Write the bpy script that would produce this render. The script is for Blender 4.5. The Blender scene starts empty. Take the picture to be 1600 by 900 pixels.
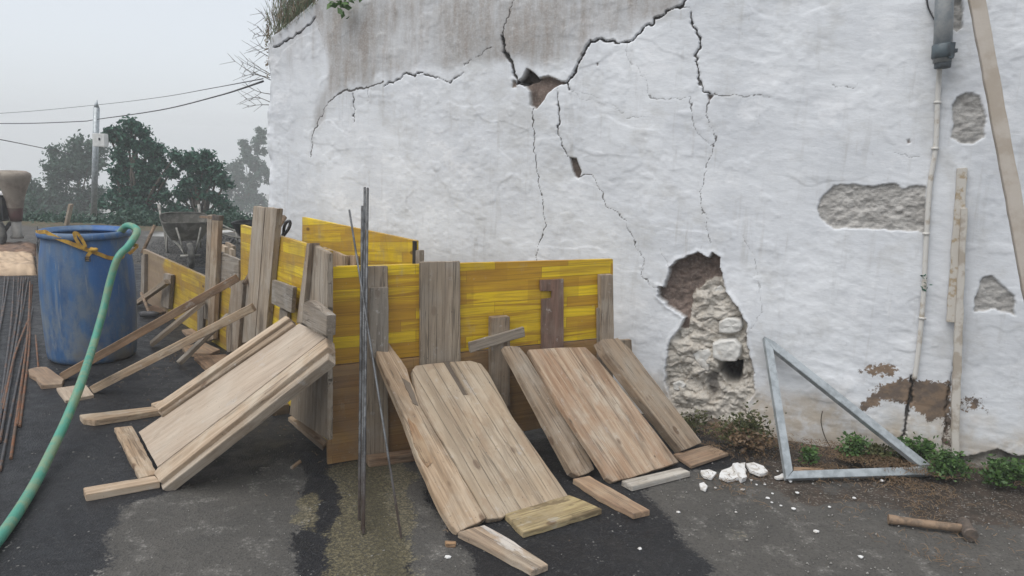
import bpy, bmesh, math, random
import numpy as np
from mathutils import Vector, Matrix
random.seed(5)
RNG = np.random.default_rng(11)
S = bpy.context.scene
COL = S.collection
# ------------------------------------------------------------------ camera
FPX, CH, CP, CR = 1164.0, 1.58, math.radians(10.5), math.radians(2.2)
CF = Vector((0, math.cos(CP), -math.sin(CP)))
_U = Vector((0, math.sin(CP), math.cos(CP))); _R = Vector((1, 0, 0))
CX = _R * math.cos(CR) + _U * math.sin(CR)
CY = -_R * math.sin(CR) + _U * math.cos(CR)
CO = Vector((0, 0, CH))
cd = bpy.data.cameras.new('camera'); cam = bpy.data.objects.new('camera', cd); COL.objects.link(cam)
cam.matrix_world = Matrix(((CX.x, CY.x, -CF.x, 0), (CX.y, CY.y, -CF.y, 0), (CX.z, CY.z, -CF.z, CH), (0, 0, 0, 1)))
cd.sensor_width = 36; cd.lens = FPX / 1600 * 36; cd.clip_start = .05; cd.clip_end = 2000
S.camera = cam
# ------------------------------------------------------------------ world, sun, exposure
SUN_EL, SUN_ROT = math.radians(60), math.radians(228)
w = bpy.data.worlds.new('World'); S.world = w; w.use_nodes = True
wn, wl = w.node_tree.nodes, w.node_tree.links
sky = wn.new('ShaderNodeTexSky'); sky.sky_type = 'NISHITA'; sky.sun_disc = False
sky.sun_elevation = SUN_EL; sky.sun_rotation = SUN_ROT
sky.air_density = 1.0; sky.dust_density = 3.0; sky.ozone_density = 1.0; sky.altitude = 600
hs = wn.new('ShaderNodeHueSaturation'); hs.inputs['Saturation'].default_value = .36
bg = wn['Background']; bg.inputs['Strength'].default_value = .15
cl = wn.new('ShaderNodeMix'); cl.data_type = 'RGBA'; cl.inputs[0].default_value = .72; cl.inputs[7].default_value = (3.25, 3.45, 3.70, 1)   # even cloud cover over the clear sky
wl.new(sky.outputs[0], hs.inputs['Color']); wl.new(hs.outputs[0], cl.inputs[6]); wl.new(cl.outputs[2], bg.inputs['Color'])
sd_ = bpy.data.lights.new('sun', 'SUN'); sd_.energy = 1.4; sd_.angle = math.radians(50); sd_.color = (1, .965, .92)
sun = bpy.data.objects.new('sun', sd_); COL.objects.link(sun)
sv = Vector((math.sin(SUN_ROT) * math.cos(SUN_EL), math.cos(SUN_ROT) * math.cos(SUN_EL), math.sin(SUN_EL)))
sun.rotation_euler = sv.to_track_quat('Z', 'Y').to_euler()
S.view_settings.view_transform = 'Standard'; S.view_settings.look = 'None'
S.view_settings.gamma = 1; S.view_settings.exposure = .6; S.view_settings.use_curve_mapping = False
S.render.engine = 'CYCLES'
S.cycles.use_denoising = True; S.cycles.max_bounces = 6; S.cycles.volume_bounces = 3
S.cycles.transparent_max_bounces = 6

# ------------------------------------------------------------------ geometry from the picture's rays
def ray(px, py): return CF + CX * ((px - 800) / FPX) - CY * ((py - 450) / FPX)
def G(px, py, z=0.0):
    d = ray(px, py); return CO + d * ((z - CH) / d.z)
def onp(px, py, pl):
    d = ray(px, py); p, n = pl; return CO + d * ((p - CO).dot(n) / d.dot(n))
def aty(px, py, y):
    d = ray(px, py); return CO + d * (y / d.y)
def plane3(a, b, c):
    n = (b - a).cross(c - a).normalized()
    if n.dot(CO - a) < 0: n = -n
    return (a.copy(), n)
def off(pl, d): return (pl[0] + pl[1] * d, pl[1])
def vplane(a, b): return plane3(a, b, a + Vector((0, 0, 1)))

FA = G(512, 726); 
_fp_r = aty(958, 405, 1)            # direction towards the far top corner; solved at height 1.0
FB = G(958, 405, 1.0)
FP = vplane(FA, Vector((FB.x, FB.y, 0)))
LT = G(376, 351, 1.0)
LP = vplane(FA + Vector((-.01, .02, 0)), Vector((LT.x, LT.y, 0)))
WA, WB = G(1120, 668), G(1560, 746)
WP = vplane(WA, WB)
RP = vplane(Vector((*G(472, 339, 1.06).xy, 0)), Vector((*G(648, 376, 1.06).xy, 0)))
FL = vplane(Vector((-3.5, 7.0, 0)), Vector((-1.96, 5.24, 0)))
GP = lambda z=0: (Vector((0, 0, z)), Vector((0, 0, 1)))
W0 = onp(414, 300, WP); W0.z = 0
WU = (WB - WA); WU.z = 0; WU.normalize()
WN = WP[1]
def wuv(px, py):
    p = onp(px, py, WP); return ((p - W0).dot(WU), p.z)
print('FA', FA, 'FB', FB, 'LT', LT, 'W0', W0, 'WA', WA, 'WB', WB, 'RP', G(472, 339, 1), G(648, 376, 1))
print('lowpanel', onp(224, 389, LP), onp(321, 432, LP), onp(375, 560, LP), 'walluv r', wuv(1600, 0), wuv(1600, 800), wuv(414, 0))

# ------------------------------------------------------------------ object helpers
WM = {}
def link(o, parent=None, M=None):
    COL.objects.link(o); M = M or Matrix.Identity(4); WM[o.name] = M
    if parent is not None:
        o.parent = parent; o.matrix_basis = WM[parent.name].inverted() @ M
    else: o.matrix_basis = M
    return o
def tag(o, label=None, cat=None, group=None, kind=None):
    if label: o['label'] = label
    if cat: o['category'] = cat
    if group: o['group'] = group
    if kind: o['kind'] = kind
    return o
def thing(name, loc, label, cat, group=None):
    o = bpy.data.objects.new(name, None); o.empty_display_size = .1
    link(o, None, Matrix.Translation(loc)); return tag(o, label, cat, group)
def from_bm(name, bm, mat, parent=None, M=None, smooth=False):
    me = bpy.data.meshes.new(name); bm.normal_update(); bm.to_mesh(me); bm.free()
    if mat: me.materials.append(mat)
    if smooth: me.polygons.foreach_set('use_smooth', [True] * len(me.polygons))
    return link(bpy.data.objects.new(name, me), parent, M)
def from_np(name, V, F, mat, parent=None, smooth=False, attrs=None, M=None):
    me = bpy.data.meshes.new(name); k = F.shape[1]
    me.vertices.add(len(V)); me.vertices.foreach_set('co', np.ascontiguousarray(V, dtype=np.float32).ravel())
    me.loops.add(F.size); me.loops.foreach_set('vertex_index', np.ascontiguousarray(F, dtype=np.int32).ravel())
    me.polygons.add(len(F)); me.polygons.foreach_set('loop_start', np.arange(0, F.size, k, dtype=np.int32))
    if smooth: me.polygons.foreach_set('use_smooth', np.ones(len(F), dtype=bool))
    for nm, arr in (attrs or {}).items():
        a = me.color_attributes.new(nm, 'FLOAT_COLOR', 'POINT')
        c = np.ones((len(V), 4), dtype=np.float32); c[:, :arr.shape[1]] = arr; a.data.foreach_set('color', c.ravel())
    me.materials.append(mat); me.update(calc_edges=True); me.validate()
    return link(bpy.data.objects.new(name, me), parent, M)

def slab(name, pts, n, thick, mat, parent=None, grain=None, jit=.0015, bev=.0025, step=.05, origin=None):
    """pts: world points of the face turned to the viewer; extruded by thick against n"""
    n = n.normalized(); P = [p.copy() for p in pts]
    if grain is None:
        L = [(P[(i + 1) % len(P)] - P[i]) for i in range(len(P))]; grain = max(L, key=lambda e: e.length)
    ex = (grain - n * grain.dot(n)).normalized()
    if ex.x < 0: ex = -ex
    ey = n.cross(ex); o0 = P[0]
    M = Matrix(((ex.x, ey.x, n.x, o0.x), (ex.y, ey.y, n.y, o0.y), (ex.z, ey.z, n.z, o0.z), (0, 0, 0, 1)))
    q = [((p - o0).dot(ex), (p - o0).dot(ey)) for p in P]
    if sum(q[i][0] * q[(i + 1) % len(q)][1] - q[(i + 1) % len(q)][0] * q[i][1] for i in range(len(q))) < 0: q.reverse()
    r = random.Random(hash((round(o0.x, 3), round(o0.y, 3), round(thick, 4), len(q))) & 0xffff)
    out = []
    for i in range(len(q)):
        a, b = Vector(q[i]), Vector(q[(i + 1) % len(q)]); k = max(1, int((b - a).length / step)); e = (b - a)
        if e.length < 1e-6: continue
        t = Vector((-e.y, e.x)).normalized()
        endgrain = abs(e.normalized().x) < .6
        for j in range(k):
            d = r.uniform(-jit, jit) * (1.6 if endgrain else 1) if j else 0
            out.append(a + e * (j / k) + t * d)
    bm = bmesh.new(); vs = [bm.verts.new((p.x, p.y, 0)) for p in out]; f = bm.faces.new(vs)
    ext = bmesh.ops.extrude_face_region(bm, geom=[f]); nv = [g for g in ext['geom'] if isinstance(g, bmesh.types.BMVert)]
    for v in nv: v.co.z -= thick
    bm.normal_update()
    if bev:
        es = [e for e in bm.edges if len(e.link_faces) == 2 and abs(e.link_faces[0].normal.dot(e.link_faces[1].normal)) < .5]
        try: bmesh.ops.bevel(bm, geom=es, offset=min(bev, thick * .25), segments=2, affect='EDGES', clamp_overlap=True)
        except Exception: pass
    bmesh.ops.recalc_face_normals(bm, faces=bm.faces)
    return from_bm(name, bm, mat, parent, M)
def pslab(name, px, pl, thick, mat, **k):
    g = k.pop('grain', None)
    if isinstance(g, tuple): g = onp(*g[1], pl) - onp(*g[0], pl)
    return slab(name, [onp(x, y, pl) for x, y in px], pl[1], thick, mat, grain=g, **k)
def beam(name, A, B, wd, th, mat, parent=None, up=None, **k):
    d = (B - A).normalized(); up = up or Vector((0, 0, 1)); s = d.cross(up).normalized(); n = s.cross(d).normalized()
    c = [A - s * wd / 2 + n * th / 2, B - s * wd / 2 + n * th / 2, B + s * wd / 2 + n * th / 2, A + s * wd / 2 + n * th / 2]
    return slab(name, c, n, th, mat, parent, grain=d, **k)
def box(bm, c, s, rot=None):
    m = Matrix.Translation(c) @ (rot or Matrix.Identity(4)) @ Matrix.Diagonal((*s, 1))
    return bmesh.ops.create_cube(bm, size=1, matrix=m)['verts']
def tube_bm(bm, pts, rad, seg=12, caps=True):
    rings = []; n = len(pts); last = None
    for i, p in enumerate(pts):
        d = (pts[min(i + 1, n - 1)] - pts[max(i - 1, 0)]).normalized()
        u = (last - d * last.dot(d)) if last is not None else d.orthogonal()
        u.normalize(); last = u; v = d.cross(u)
        r = rad[i] if isinstance(rad, (list, tuple)) else rad
        rings.append([bm.verts.new(p + (u * math.cos(a) + v * math.sin(a)) * r) for a in [2 * math.pi * k / seg for k in range(seg)]])
    for a, b in zip(rings, rings[1:]):
        for k in range(seg): bm.faces.new((a[k], a[(k + 1) % seg], b[(k + 1) % seg], b[k])).smooth = True
    if caps:
        bm.faces.new(rings[0][::-1]); bm.faces.new(rings[-1])
def tube(name, pts, rad, mat, parent=None, seg=12, caps=True):
    bm = bmesh.new(); o = pts[0].copy(); tube_bm(bm, [p - o for p in pts], rad, seg, caps)
    bmesh.ops.recalc_face_normals(bm, faces=bm.faces)
    return from_bm(name, bm, mat, parent, Matrix.Translation(o))
def smoothpts(P, k=8):
    out = []
    for i in range(len(P) - 1):
        a, b, c, d = P[max(i - 1, 0)], P[i], P[i + 1], P[min(i + 2, len(P) - 1)]
        for j in range(k):
            t = j / k
            out.append(.5 * ((2 * b) + (c - a) * t + (2 * a - 5 * b + 4 * c - d) * t * t + (3 * b - a - 3 * c + d) * t ** 3))
    out.append(P[-1]); return out
def lathe_bm(bm, prof, seg=48, c=Vector((0, 0, 0))):
    rings = []
    for r, z in prof: rings.append([bm.verts.new(c + Vector((r * math.cos(2 * math.pi * k / seg), r * math.sin(2 * math.pi * k / seg), z))) for k in range(seg)])
    for a, b in zip(rings, rings[1:]):
        for k in range(seg): bm.faces.new((a[k], a[(k + 1) % seg], b[(k + 1) % seg], b[k])).smooth = True
    return rings

# ------------------------------------------------------------------ numpy noise and masks
def vnoise(x, y, seed=0):
    xi = np.floor(x).astype(np.int64); yi = np.floor(y).astype(np.int64); xf = x - xi; yf = y - yi
    def h(a, b):
        v = (a * 374761393 + b * 668265263 + seed * 974711) & 0xffffffff
        v = ((v ^ (v >> 13)) * 1274126177) & 0xffffffff
        return ((v ^ (v >> 16)) & 0xffff) / 65535.0
    u = xf * xf * (3 - 2 * xf); v = yf * yf * (3 - 2 * yf)
    return (h(xi, yi) * (1 - u) + h(xi + 1, yi) * u) * (1 - v) + (h(xi, yi + 1) * (1 - u) + h(xi + 1, yi + 1) * u) * v
def fbm(x, y, o=4, seed=0):
    s = 0; a = 1; t = 0
    for i in range(o):
        s = s + a * vnoise(x * 2 ** i + 17.3 * i, y * 2 ** i - 9.1 * i, seed + i); t += a; a *= .5
    return s / t
def cells(x, y, seed=0, rnd=False):
    rv = np.zeros(x.shape)
    xi = np.floor(x).astype(np.int64); yi = np.floor(y).astype(np.int64)
    f1 = np.full(x.shape, 9.0); f2 = np.full(x.shape, 9.0)
    for dx in (-1, 0, 1):
        for dy in (-1, 0, 1):
            a, b = xi + dx, yi + dy
            def h(s):
                v = (a * 374761393 + b * 668265263 + s * 974711) & 0xffffffff
                v = ((v ^ (v >> 13)) * 1274126177) & 0xffffffff
                return ((v ^ (v >> 16)) & 0xffff) / 65535.0
            d = np.hypot(a + h(seed) - x, b + h(seed + 7) - y)
            f2 = np.minimum(f2, np.maximum(f1, d)); rv = np.where(d < f1, h(seed + 13), rv); f1 = np.minimum(f1, d)
    return (f1, f2, rv) if rnd else (f1, f2)
def sdf(x, y, poly):
    """positive inside"""
    P = np.array(poly, float); ins = np.zeros(x.shape, bool); d = np.full(x.shape, 1e9)
    for i in range(len(P)):
        a, b = P[i], P[(i + 1) % len(P)]; e = b - a
        t = np.clip(((x - a[0]) * e[0] + (y - a[1]) * e[1]) / max(e @ e, 1e-12), 0, 1)
        d = np.minimum(d, np.hypot(x - a[0] - t * e[0], y - a[1] - t * e[1]))
        if a[1] != b[1]:
            c = (a[1] > y) != (b[1] > y); ins ^= c & (x < (b[0] - a[0]) * (y - a[1]) / (b[1] - a[1]) + a[0])
    return np.where(ins, d, -d)
def sst(x, a, b):
    t = np.clip((x - a) / (b - a), 0, 1); return t * t * (3 - 2 * t)

# ------------------------------------------------------------------ node helper and materials
class NT:
    def __init__(s, name):
        s.m = bpy.data.materials.new(name); s.m.use_nodes = True; s.t = s.m.node_tree; s.p = s.t.nodes['Principled BSDF']
    def n(s, ty, ins=None, **pr):
        x = s.t.nodes.new('ShaderNode' + ty)
        for k, v in pr.items(): setattr(x, k, v)
        for k, v in (ins or {}).items(): s.set(x.inputs[k], v)
        return x
    def set(s, sock, v):
        if isinstance(v, bpy.types.NodeSocket): s.t.links.new(v, sock)
        elif isinstance(v, bpy.types.Node): s.t.links.new(v.outputs[0], sock)
        else:
            if isinstance(v, (tuple, list)) and len(v) == 3 and sock.type == 'RGBA': v = (*v, 1)
            sock.default_value = v
    def math(s, op, a, b=0.0, c=None):
        i = {0: a, 1: b}
        if c is not None: i[2] = c
        return s.n('Math', i, operation=op).outputs[0]
    def mix(s, f, a, b, mode='MIX'):
        x = s.n('Mix', {0: f, 6: a, 7: b}, data_type='RGBA', blend_type=mode); return x.outputs[2]
    def rmp(s, v, a, b, c=0.0, d=1.0):
        return s.n('MapRange', {0: v, 1: a, 2: b, 3: c, 4: d}, interpolation_type='SMOOTHSTEP').outputs[0]
    def noise(s, vec, scale, detail=4, rough=.55, dist=0.0):
        return s.n('TexNoise', {'Vector': vec, 'Scale': scale, 'Detail': detail, 'Roughness': rough, 'Distortion': dist}).outputs[0]
    def obj(s, rnd=True):
        c = s.n('TexCoord').outputs['Object']
        if rnd:
            r = s.n('ObjectInfo').outputs['Random']
            r = s.math('MULTIPLY', r, 37.0)
            cb = s.n('CombineXYZ', {0: r, 1: s.math('MULTIPLY', r, 1.7), 2: r})
            c = s.n('VectorMath', {0: c, 1: cb.outputs[0]}, operation='ADD').outputs[0]
        return c
    def mp(s, vec, sc): return s.n('Mapping', {'Vector': vec, 'Scale': sc}).outputs[0]
    def bump(s, h, strength=.5, dist=.01, prev=None):
        i = {'Strength': strength, 'Distance': dist, 'Height': h}
        if prev is not None: i['Normal'] = prev
        return s.n('Bump', i).outputs[0]
    def out(s, **k):
        for a, v in k.items(): s.set(s.p.inputs[a.replace('_', ' ')], v)
        return s.m

def wood(name, c1, c2, c3, splash=.0, knots=1.0, dark=.35, rough=.82, stainc=None, stain=0.0, strip=0.0, crk=.6):
    s = NT(name); o = s.obj(); o0 = s.obj(False); tone = None
    if strip:
        sx = s.n('SeparateXYZ', {0: o0}).outputs; wob = s.math('MULTIPLY', s.math('SUBTRACT', s.noise(s.mp(o0, (1.2, 2, 2)), 1.0, 2), .5), .025)
        yy = s.math('DIVIDE', s.math('ADD', sx[1], wob), strip); fl = s.math('FLOOR', yy); fr = s.math('SUBTRACT', yy, fl)
        tone = s.n('TexWhiteNoise', {'W': s.math('ADD', fl, .5)}, noise_dimensions='1D').outputs[0]
        gl = s.rmp(s.math('ABSOLUTE', s.math('SUBTRACT', fr, .5)), .465, .497, 0, 1); gl = s.math('MULTIPLY', gl, s.rmp(s.noise(s.mp(o, (5, 20, 20)), 1.0, 3), .35, .5, .35, 1))
    g = s.noise(s.mp(o, (2.2, 42, 42)), 1.0, 5, .6, .5)
    f = s.noise(s.mp(o, (7, 260, 260)), 1.0, 3, .6)
    bl = s.noise(o, 4.5, 4, .6)
    bl2 = s.noise(s.mp(o, (1.1, 5, 5)), 1.7, 5, .65, .8)
    c = s.mix(s.rmp(g, .40, .60), c1, c2)
    c = s.mix(s.rmp(bl, .42, .68), c, c3)
    c = s.mix(s.math('MULTIPLY', s.rmp(bl2, .50, .66), min(1.0, dark * 1.3)), c, tuple(x * .42 for x in c1))
    c = s.mix(s.rmp(f, .3, .62, .32, 0), c, tuple(x * .35 for x in c2))
    lw = s.noise(s.mp(o, (.8, 13, 13)), 1.0, 4, .6, .4); c = s.mix(s.rmp(lw, .54, .68, 0, .5), c, tuple(x * .5 for x in c2)); c = s.mix(s.rmp(lw, .44, .32, 0, .35), c, tuple(min(1, x * 1.25) for x in c3))
    if tone is not None: c = s.mix(s.math('MULTIPLY', tone, .42), c, tuple(x * .62 for x in c1)); c = s.mix(s.math('MULTIPLY', gl, .75), c, (.05, .04, .03))
    # drying cracks along the grain
    k = s.noise(s.mp(o, (1.0, 36, 36)), 1.0, 3, .5, .3)
    kk = s.rmp(s.math('ABSOLUTE', s.math('SUBTRACT', k, .5)), .0, .02, 1, 0)
    gate = s.rmp(s.noise(s.mp(o, (2.5, 9, 9)), 1.0, 2), .44, .52)
    kk = s.math('MULTIPLY', kk, gate)
    kk = s.math('MULTIPLY', kk, crk); c = s.mix(s.math('MULTIPLY', kk, .9), c, (.035, .027, .02))
    if knots:
        v = s.n('TexVoronoi', {'Vector': s.mp(o, (5.0, 9.0, 9.0)), 'Scale': 1.0}, feature='F1')
        kn = s.math('MULTIPLY', s.rmp(v.outputs['Distance'], .10, .17, 1, 0), s.rmp(s.n('SeparateColor', {0: v.outputs['Color']}).outputs[0], .55, .6))
        c = s.mix(s.math('MULTIPLY', kn, .75 * knots), c, (.10, .055, .03))
    if splash:
        sp = s.noise(o, 26, 5, .7); c = s.mix(s.math('MULTIPLY', s.rmp(sp, .60, .68), splash), c, (.55, .53, .5))
    if stain:
        st = s.noise(s.mp(o, (.45, 1, 1)), 6.5, 5, .65, .3); c = s.mix(s.math('MULTIPLY', s.rmp(st, .495, .565), stain), c, stainc)
    rr_ = s.n('ObjectInfo').outputs['Random']; c = s.mix(s.rmp(rr_, 0, 1, 0, .16), c, (.30, .20, .12)); c = s.mix(s.rmp(s.math('FRACT', s.math('MULTIPLY', rr_, 7.31)), .4, 1, 0, .13), c, (.55, .50, .43))
    cm = s.noise(s.mp(o, (3, 6, 6)), 2.2, 6, .7); c = s.mix(s.rmp(cm, .60, .70, 0, .40), c, (.47, .45, .42))
    nl = s.n('TexVoronoi', {'Vector': s.mp(o, (4.2, 9.0, 0.01)), 'Scale': 1.0}, feature='F1'); c = s.mix(s.rmp(nl.outputs['Distance'], .03, .045, .9, 0), c, (.03, .022, .018))
    # small dark specks
    sp = s.noise(o, 95, 2, .5); c = s.mix(s.rmp(sp, .70, .76, 0, .7), c, (.05, .04, .03))
    h = s.math('ADD', s.math('MULTIPLY', g, .6), s.math('MULTIPLY', f, .35)); h = s.math('SUBTRACT', h, s.math('MULTIPLY', kk, 1.2))
    if tone is not None: h = s.math('SUBTRACT', h, s.math('MULTIPLY', gl, 1.2))
    return s.out(Base_Color=c, Roughness=rough, Normal=s.bump(h, .7, .005))

def panelmat(name, ca, cb, cdk, worn=None, wornx=None, wornamt=0.0, wet=0.0):
    s = NT(name); o0 = s.obj(False); o = s.obj()
    b = s.n('TexBrick', {'Vector': o0, 'Color1': ca, 'Color2': cb, 'Mortar': cdk, 'Scale': 1.0, 'Mortar Size': .0008, 'Bias': 0.0,
                         'Brick Width': .43, 'Row Height': .058}, offset=.37, offset_frequency=2, squash=1.3, squash_frequency=3)
    b2 = s.n('TexBrick', {'Vector': o0, 'Color1': (0, 0, 0), 'Color2': (1, 1, 1), 'Mortar': (.5, .5, .5), 'Scale': 1.0, 'Mortar Size': 0.0, 'Bias': 0.0,
                         'Brick Width': .31, 'Row Height': .124}, offset=.61, offset_frequency=2)
    g = s.noise(s.mp(o, (1.6, 34, 34)), 1.0, 5, .6, .9)
    f = s.noise(s.mp(o, (5, 190, 190)), 1.0, 3, .6)
    wn_ = s.n('TexBrick', {'Vector': s.mp(o0, (1, 1, 1)), 'Color1': (0, 0, 0), 'Color2': (1, 1, 1), 'Mortar': (0, 0, 0), 'Scale': 1.0, 'Mortar Size': 0.0, 'Bias': 0.0, 'Brick Width': .43, 'Row Height': .058}, offset=.37, offset_frequency=2, squash=1.3, squash_frequency=3).outputs[0]
    c = s.mix(s.rmp(s.math('ADD', wn_, s.math('MULTIPLY', s.math('SUBTRACT', g, .5), 1.2)), .25, .75), ca, cb); c = s.mix(s.math('MULTIPLY', s.rmp(b2.outputs[0], .2, .8), .3), c, cdk)
    c = s.mix(s.math('MULTIPLY', b.outputs['Fac'], .8), c, (.12, .06, .015))
    c = s.mix(s.rmp(g, .46, .66, 0, .6), c, cdk)
    c = s.mix(s.rmp(f, .3, .6, .22, 0), c, tuple(x * .5 for x in cdk))
    v = s.n('TexVoronoi', {'Vector': s.mp(o, (3.6, 8.0, 8.0)), 'Scale': 1.0}, feature='F1')
    kr = s.n('SeparateColor', {0: v.outputs['Color']}).outputs[0]
    kn = s.math('MULTIPLY', s.rmp(v.outputs['Distance'], .07, .13, 1, 0), s.rmp(kr, .62, .66))
    c = s.mix(s.math('MULTIPLY', kn, .8), c, (.075, .035, .015))
    big = s.noise(o, 2.3, 4, .6); c = s.mix(s.rmp(big, .5, .75, 0, .35), c, cdk)
    if worn:
        m = s.rmp(s.noise(o, 5, 5, .65), .5 - .25 * wornamt, .72 - .25 * wornamt)
        if wornx:
            x = s.n('SeparateXYZ', {0: o0}).outputs[0]
            x = s.math('ADD', x, s.math('MULTIPLY', s.math('SUBTRACT', s.noise(o0, 5, 4), .5), .5))
            m = s.math('MAXIMUM', s.rmp(x, wornx - .08, wornx + .04, .92, 0), s.math('MULTIPLY', m, .35))
        else: m = s.math('MULTIPLY', m, wornamt)
        c = s.mix(m, c, s.mix(g, worn, tuple(x * .55 for x in worn)))
    sp = s.noise(o, 60, 3, .6); c = s.mix(s.rmp(sp, .68, .74, 0, .5), c, (.5, .45, .36))
    sm = s.noise(s.mp(o, (5, 2.2, 2)), 1.6, 6, .75); c = s.mix(s.rmp(sm, .56, .72, 0, .38), c, (.42, .36, .25))
    rz = s.rmp(s.noise(o, 9, 4), .3, .7, .38, .62)
    return s.out(Base_Color=c, Roughness=rz, Normal=s.bump(s.math('ADD', g, s.math('MULTIPLY', f, .4)), .25, .002))

M = {}
M['aged'] = wood('aged_wood', (.37, .28, .195), (.225, .165, .112), (.39, .33, .26), splash=.35)
M['tan'] = wood('tan_wood', (.52, .385, .26), (.35, .245, .155), (.53, .445, .34), splash=.3, dark=.5)
M['strips'] = wood('strip_wood', (.54, .42, .29), (.38, .28, .18), (.56, .475, .365), splash=.3, dark=.5, strip=.062, crk=.5, stainc=(.27, .17, .10), stain=.45)
M['reds'] = wood('red_streaked_wood', (.49, .37, .26), (.36, .235, .15), (.51, .43, .335), splash=.3, dark=.6, stainc=(.36, .21, .12), stain=.28)
M['pale'] = wood('pale_wood', (.49, .395, .305), (.43, .34, .258), (.51, .43, .345), splash=.15, knots=.3, dark=.12, crk=.22)
M['grey'] = wood('grey_wood', (.29, .245, .195), (.175, .145, .112), (.32, .29, .25), splash=.45, knots=.6)
M['greyp'] = wood('grey_plank', (.43, .345, .255), (.30, .235, .17), (.43, .37, .30), splash=.2, knots=.4, dark=.3)
M['greys'] = wood('grey_strip_plank', (.42, .34, .25), (.30, .235, .172), (.42, .365, .30), splash=.2, knots=.4, dark=.25, strip=.043)
M['brown'] = wood('brown_wood', (.29, .175, .10), (.17, .10, .057), (.33, .235, .155), dark=.5)
M['red'] = wood('reddish_wood', (.24, .135, .10), (.165, .10, .075), (.28, .21, .17), splash=.5, knots=.2)
M['orange'] = wood('split_wood', (.42, .26, .14), (.25, .14, .075), (.42, .31, .20), dark=.5)
M['moss'] = wood('mossy_wood', (.44, .35, .18), (.29, .22, .11), (.47, .38, .23), stainc=(.13, .095, .05), stain=.8)
M['whity'] = wood('dusty_wood', (.50, .46, .40), (.37, .33, .28), (.56, .53, .48), splash=.8, knots=.2, dark=.15)
M['splash'] = wood('splashed_wood', (.44, .325, .22), (.30, .21, .14), (.45, .37, .28), splash=.2, stainc=(.68, .67, .65), stain=.55)
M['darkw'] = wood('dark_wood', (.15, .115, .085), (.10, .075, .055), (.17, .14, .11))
M['yel'] = panelmat('yellow_panel', (.88, .63, .015), (.57, .32, .02), (.32, .155, .02))
M['yel2'] = panelmat('yellow_panel_worn', (.82, .60, .02), (.57, .35, .025), (.36, .20, .025), worn=(.33, .25, .17), wornamt=.3)
M['yelw'] = panelmat('panel_half_worn', (.66, .47, .03), (.46, .28, .035), (.34, .19, .04), worn=(.34, .255, .185), wornx=.72, wornamt=.3)
M['brn'] = panelmat('brown_panel', (.46, .27, .095), (.34, .185, .065), (.20, .11, .045), worn=(.30, .205, .13), wornamt=.5)
M['pedge'] = wood('panel_edge', (.52, .38, .14), (.42, .28, .10), (.5, .38, .2), knots=0)

def simple(name, c, rough=.6, metal=0.0, c2=None, sc=12, amt=(.4, .65), bump=.2, bsc=60, bd=.002, spec=None):
    s = NT(name); o = s.obj(); n1 = s.noise(o, sc, 5, .6)
    col = s.mix(s.rmp(n1, *amt), c, c2) if c2 else s.mix(s.rmp(n1, .3, .7), c, tuple(x * .75 for x in c))
    s.out(Base_Color=col, Roughness=s.rmp(s.noise(o, sc * 1.7, 3), .3, .7, max(rough - .12, .05), min(rough + .12, 1)), Metallic=metal,
          Normal=s.bump(s.noise(o, bsc, 3), bump, bd))
    return s.m
M['galv'] = simple('galvanised_steel', (.42, .455, .475), .5, .5, (.30, .33, .345), 22, bump=.12)
M['rebar'] = simple('steel_rebar', (.13, .135, .14), .6, .5, (.17, .11, .075), 25)
M['rust'] = simple('rusty_rebar', (.12, .085, .065), .75, .3, (.20, .09, .045), 14, (.42, .6))
M['dsteel'] = simple('dark_steel_rebar', (.07, .07, .075), .65, .35, (.13, .075, .05), 10, (.5, .62))
M['hose'] = simple('green_hose', (.06, .27, .20), .55, 0, (.17, .27, .17), 11, (.4, .62), bump=.35, bsc=45)
M['strap'] = simple('yellow_strap', (.52, .31, .05), .8, 0, (.30, .17, .04), 30, bsc=300, bump=.4)
M['pvc'] = simple('grey_pvc', (.20, .225, .24), .5, 0, (.30, .31, .31), 14, bump=.1)
M['pvcd'] = simple('dark_pvc', (.08, .105, .12), .5, 0, (.05, .055, .06), 14, bump=.1)
M['cable'] = simple('white_conduit', (.60, .585, .55), .6, 0, (.42, .37, .30), 18, (.52, .7))
M['blackp'] = simple('black_plastic', (.018, .02, .024), .4, 0, (.04, .042, .045), 9)
M['rubber'] = simple('rubber', (.05, .05, .048), .8, 0, (.14, .135, .12), 9)
M['barrow'] = simple('cement_crusted_metal', (.19, .185, .165), .8, .1, (.30, .29, .26), 9, (.42, .62), bump=.5, bsc=40)
M['chunk'] = simple('white_plaster', (.70, .70, .69), .9, 0, (.47, .44, .40), 24, (.45, .68), bump=.7, bsc=60)
M['bark'] = simple('bark', (.075, .06, .045), .9, 0, (.11, .10, .08), 20, bump=.6)
M['rock'] = simple('limewashed_stone', (.60, .59, .56), .9, 0, (.42, .38, .33), 9, (.5, .68), bump=.8, bsc=45, bd=.006)
M['paper'] = simple('cement_paper', (.55, .41, .28), .85, 0, (.40, .29, .20), 5, (.45, .65), bump=.5, bsc=12, bd=.01)
M['dsack'] = simple('brown_sack', (.15, .10, .075), .85, 0, (.24, .15, .10), 5, bump=.5, bsc=14, bd=.01)
M['ironh'] = simple('hammer_iron', (.17, .135, .11), .7, .5, (.10, .085, .075), 30)
M['handle'] = simple('handle_wood', (.27, .185, .12), .75, 0, (.14, .10, .068), 22, (.38, .6), bump=.4)
M['post'] = simple('weathered_post', (.40, .36, .315), .85, 0, (.33, .285, .235), 7, (.4, .6), bump=.3)
M['concrete'] = simple('grey_concrete', (.30, .29, .27), .9, 0, (.22, .21, .19), 8)
M['mixdrum'] = simple('cement_caked_drum', (.29, .25, .205), .85, 0, (.19, .155, .13), 6, bump=.6, bsc=30)
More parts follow.
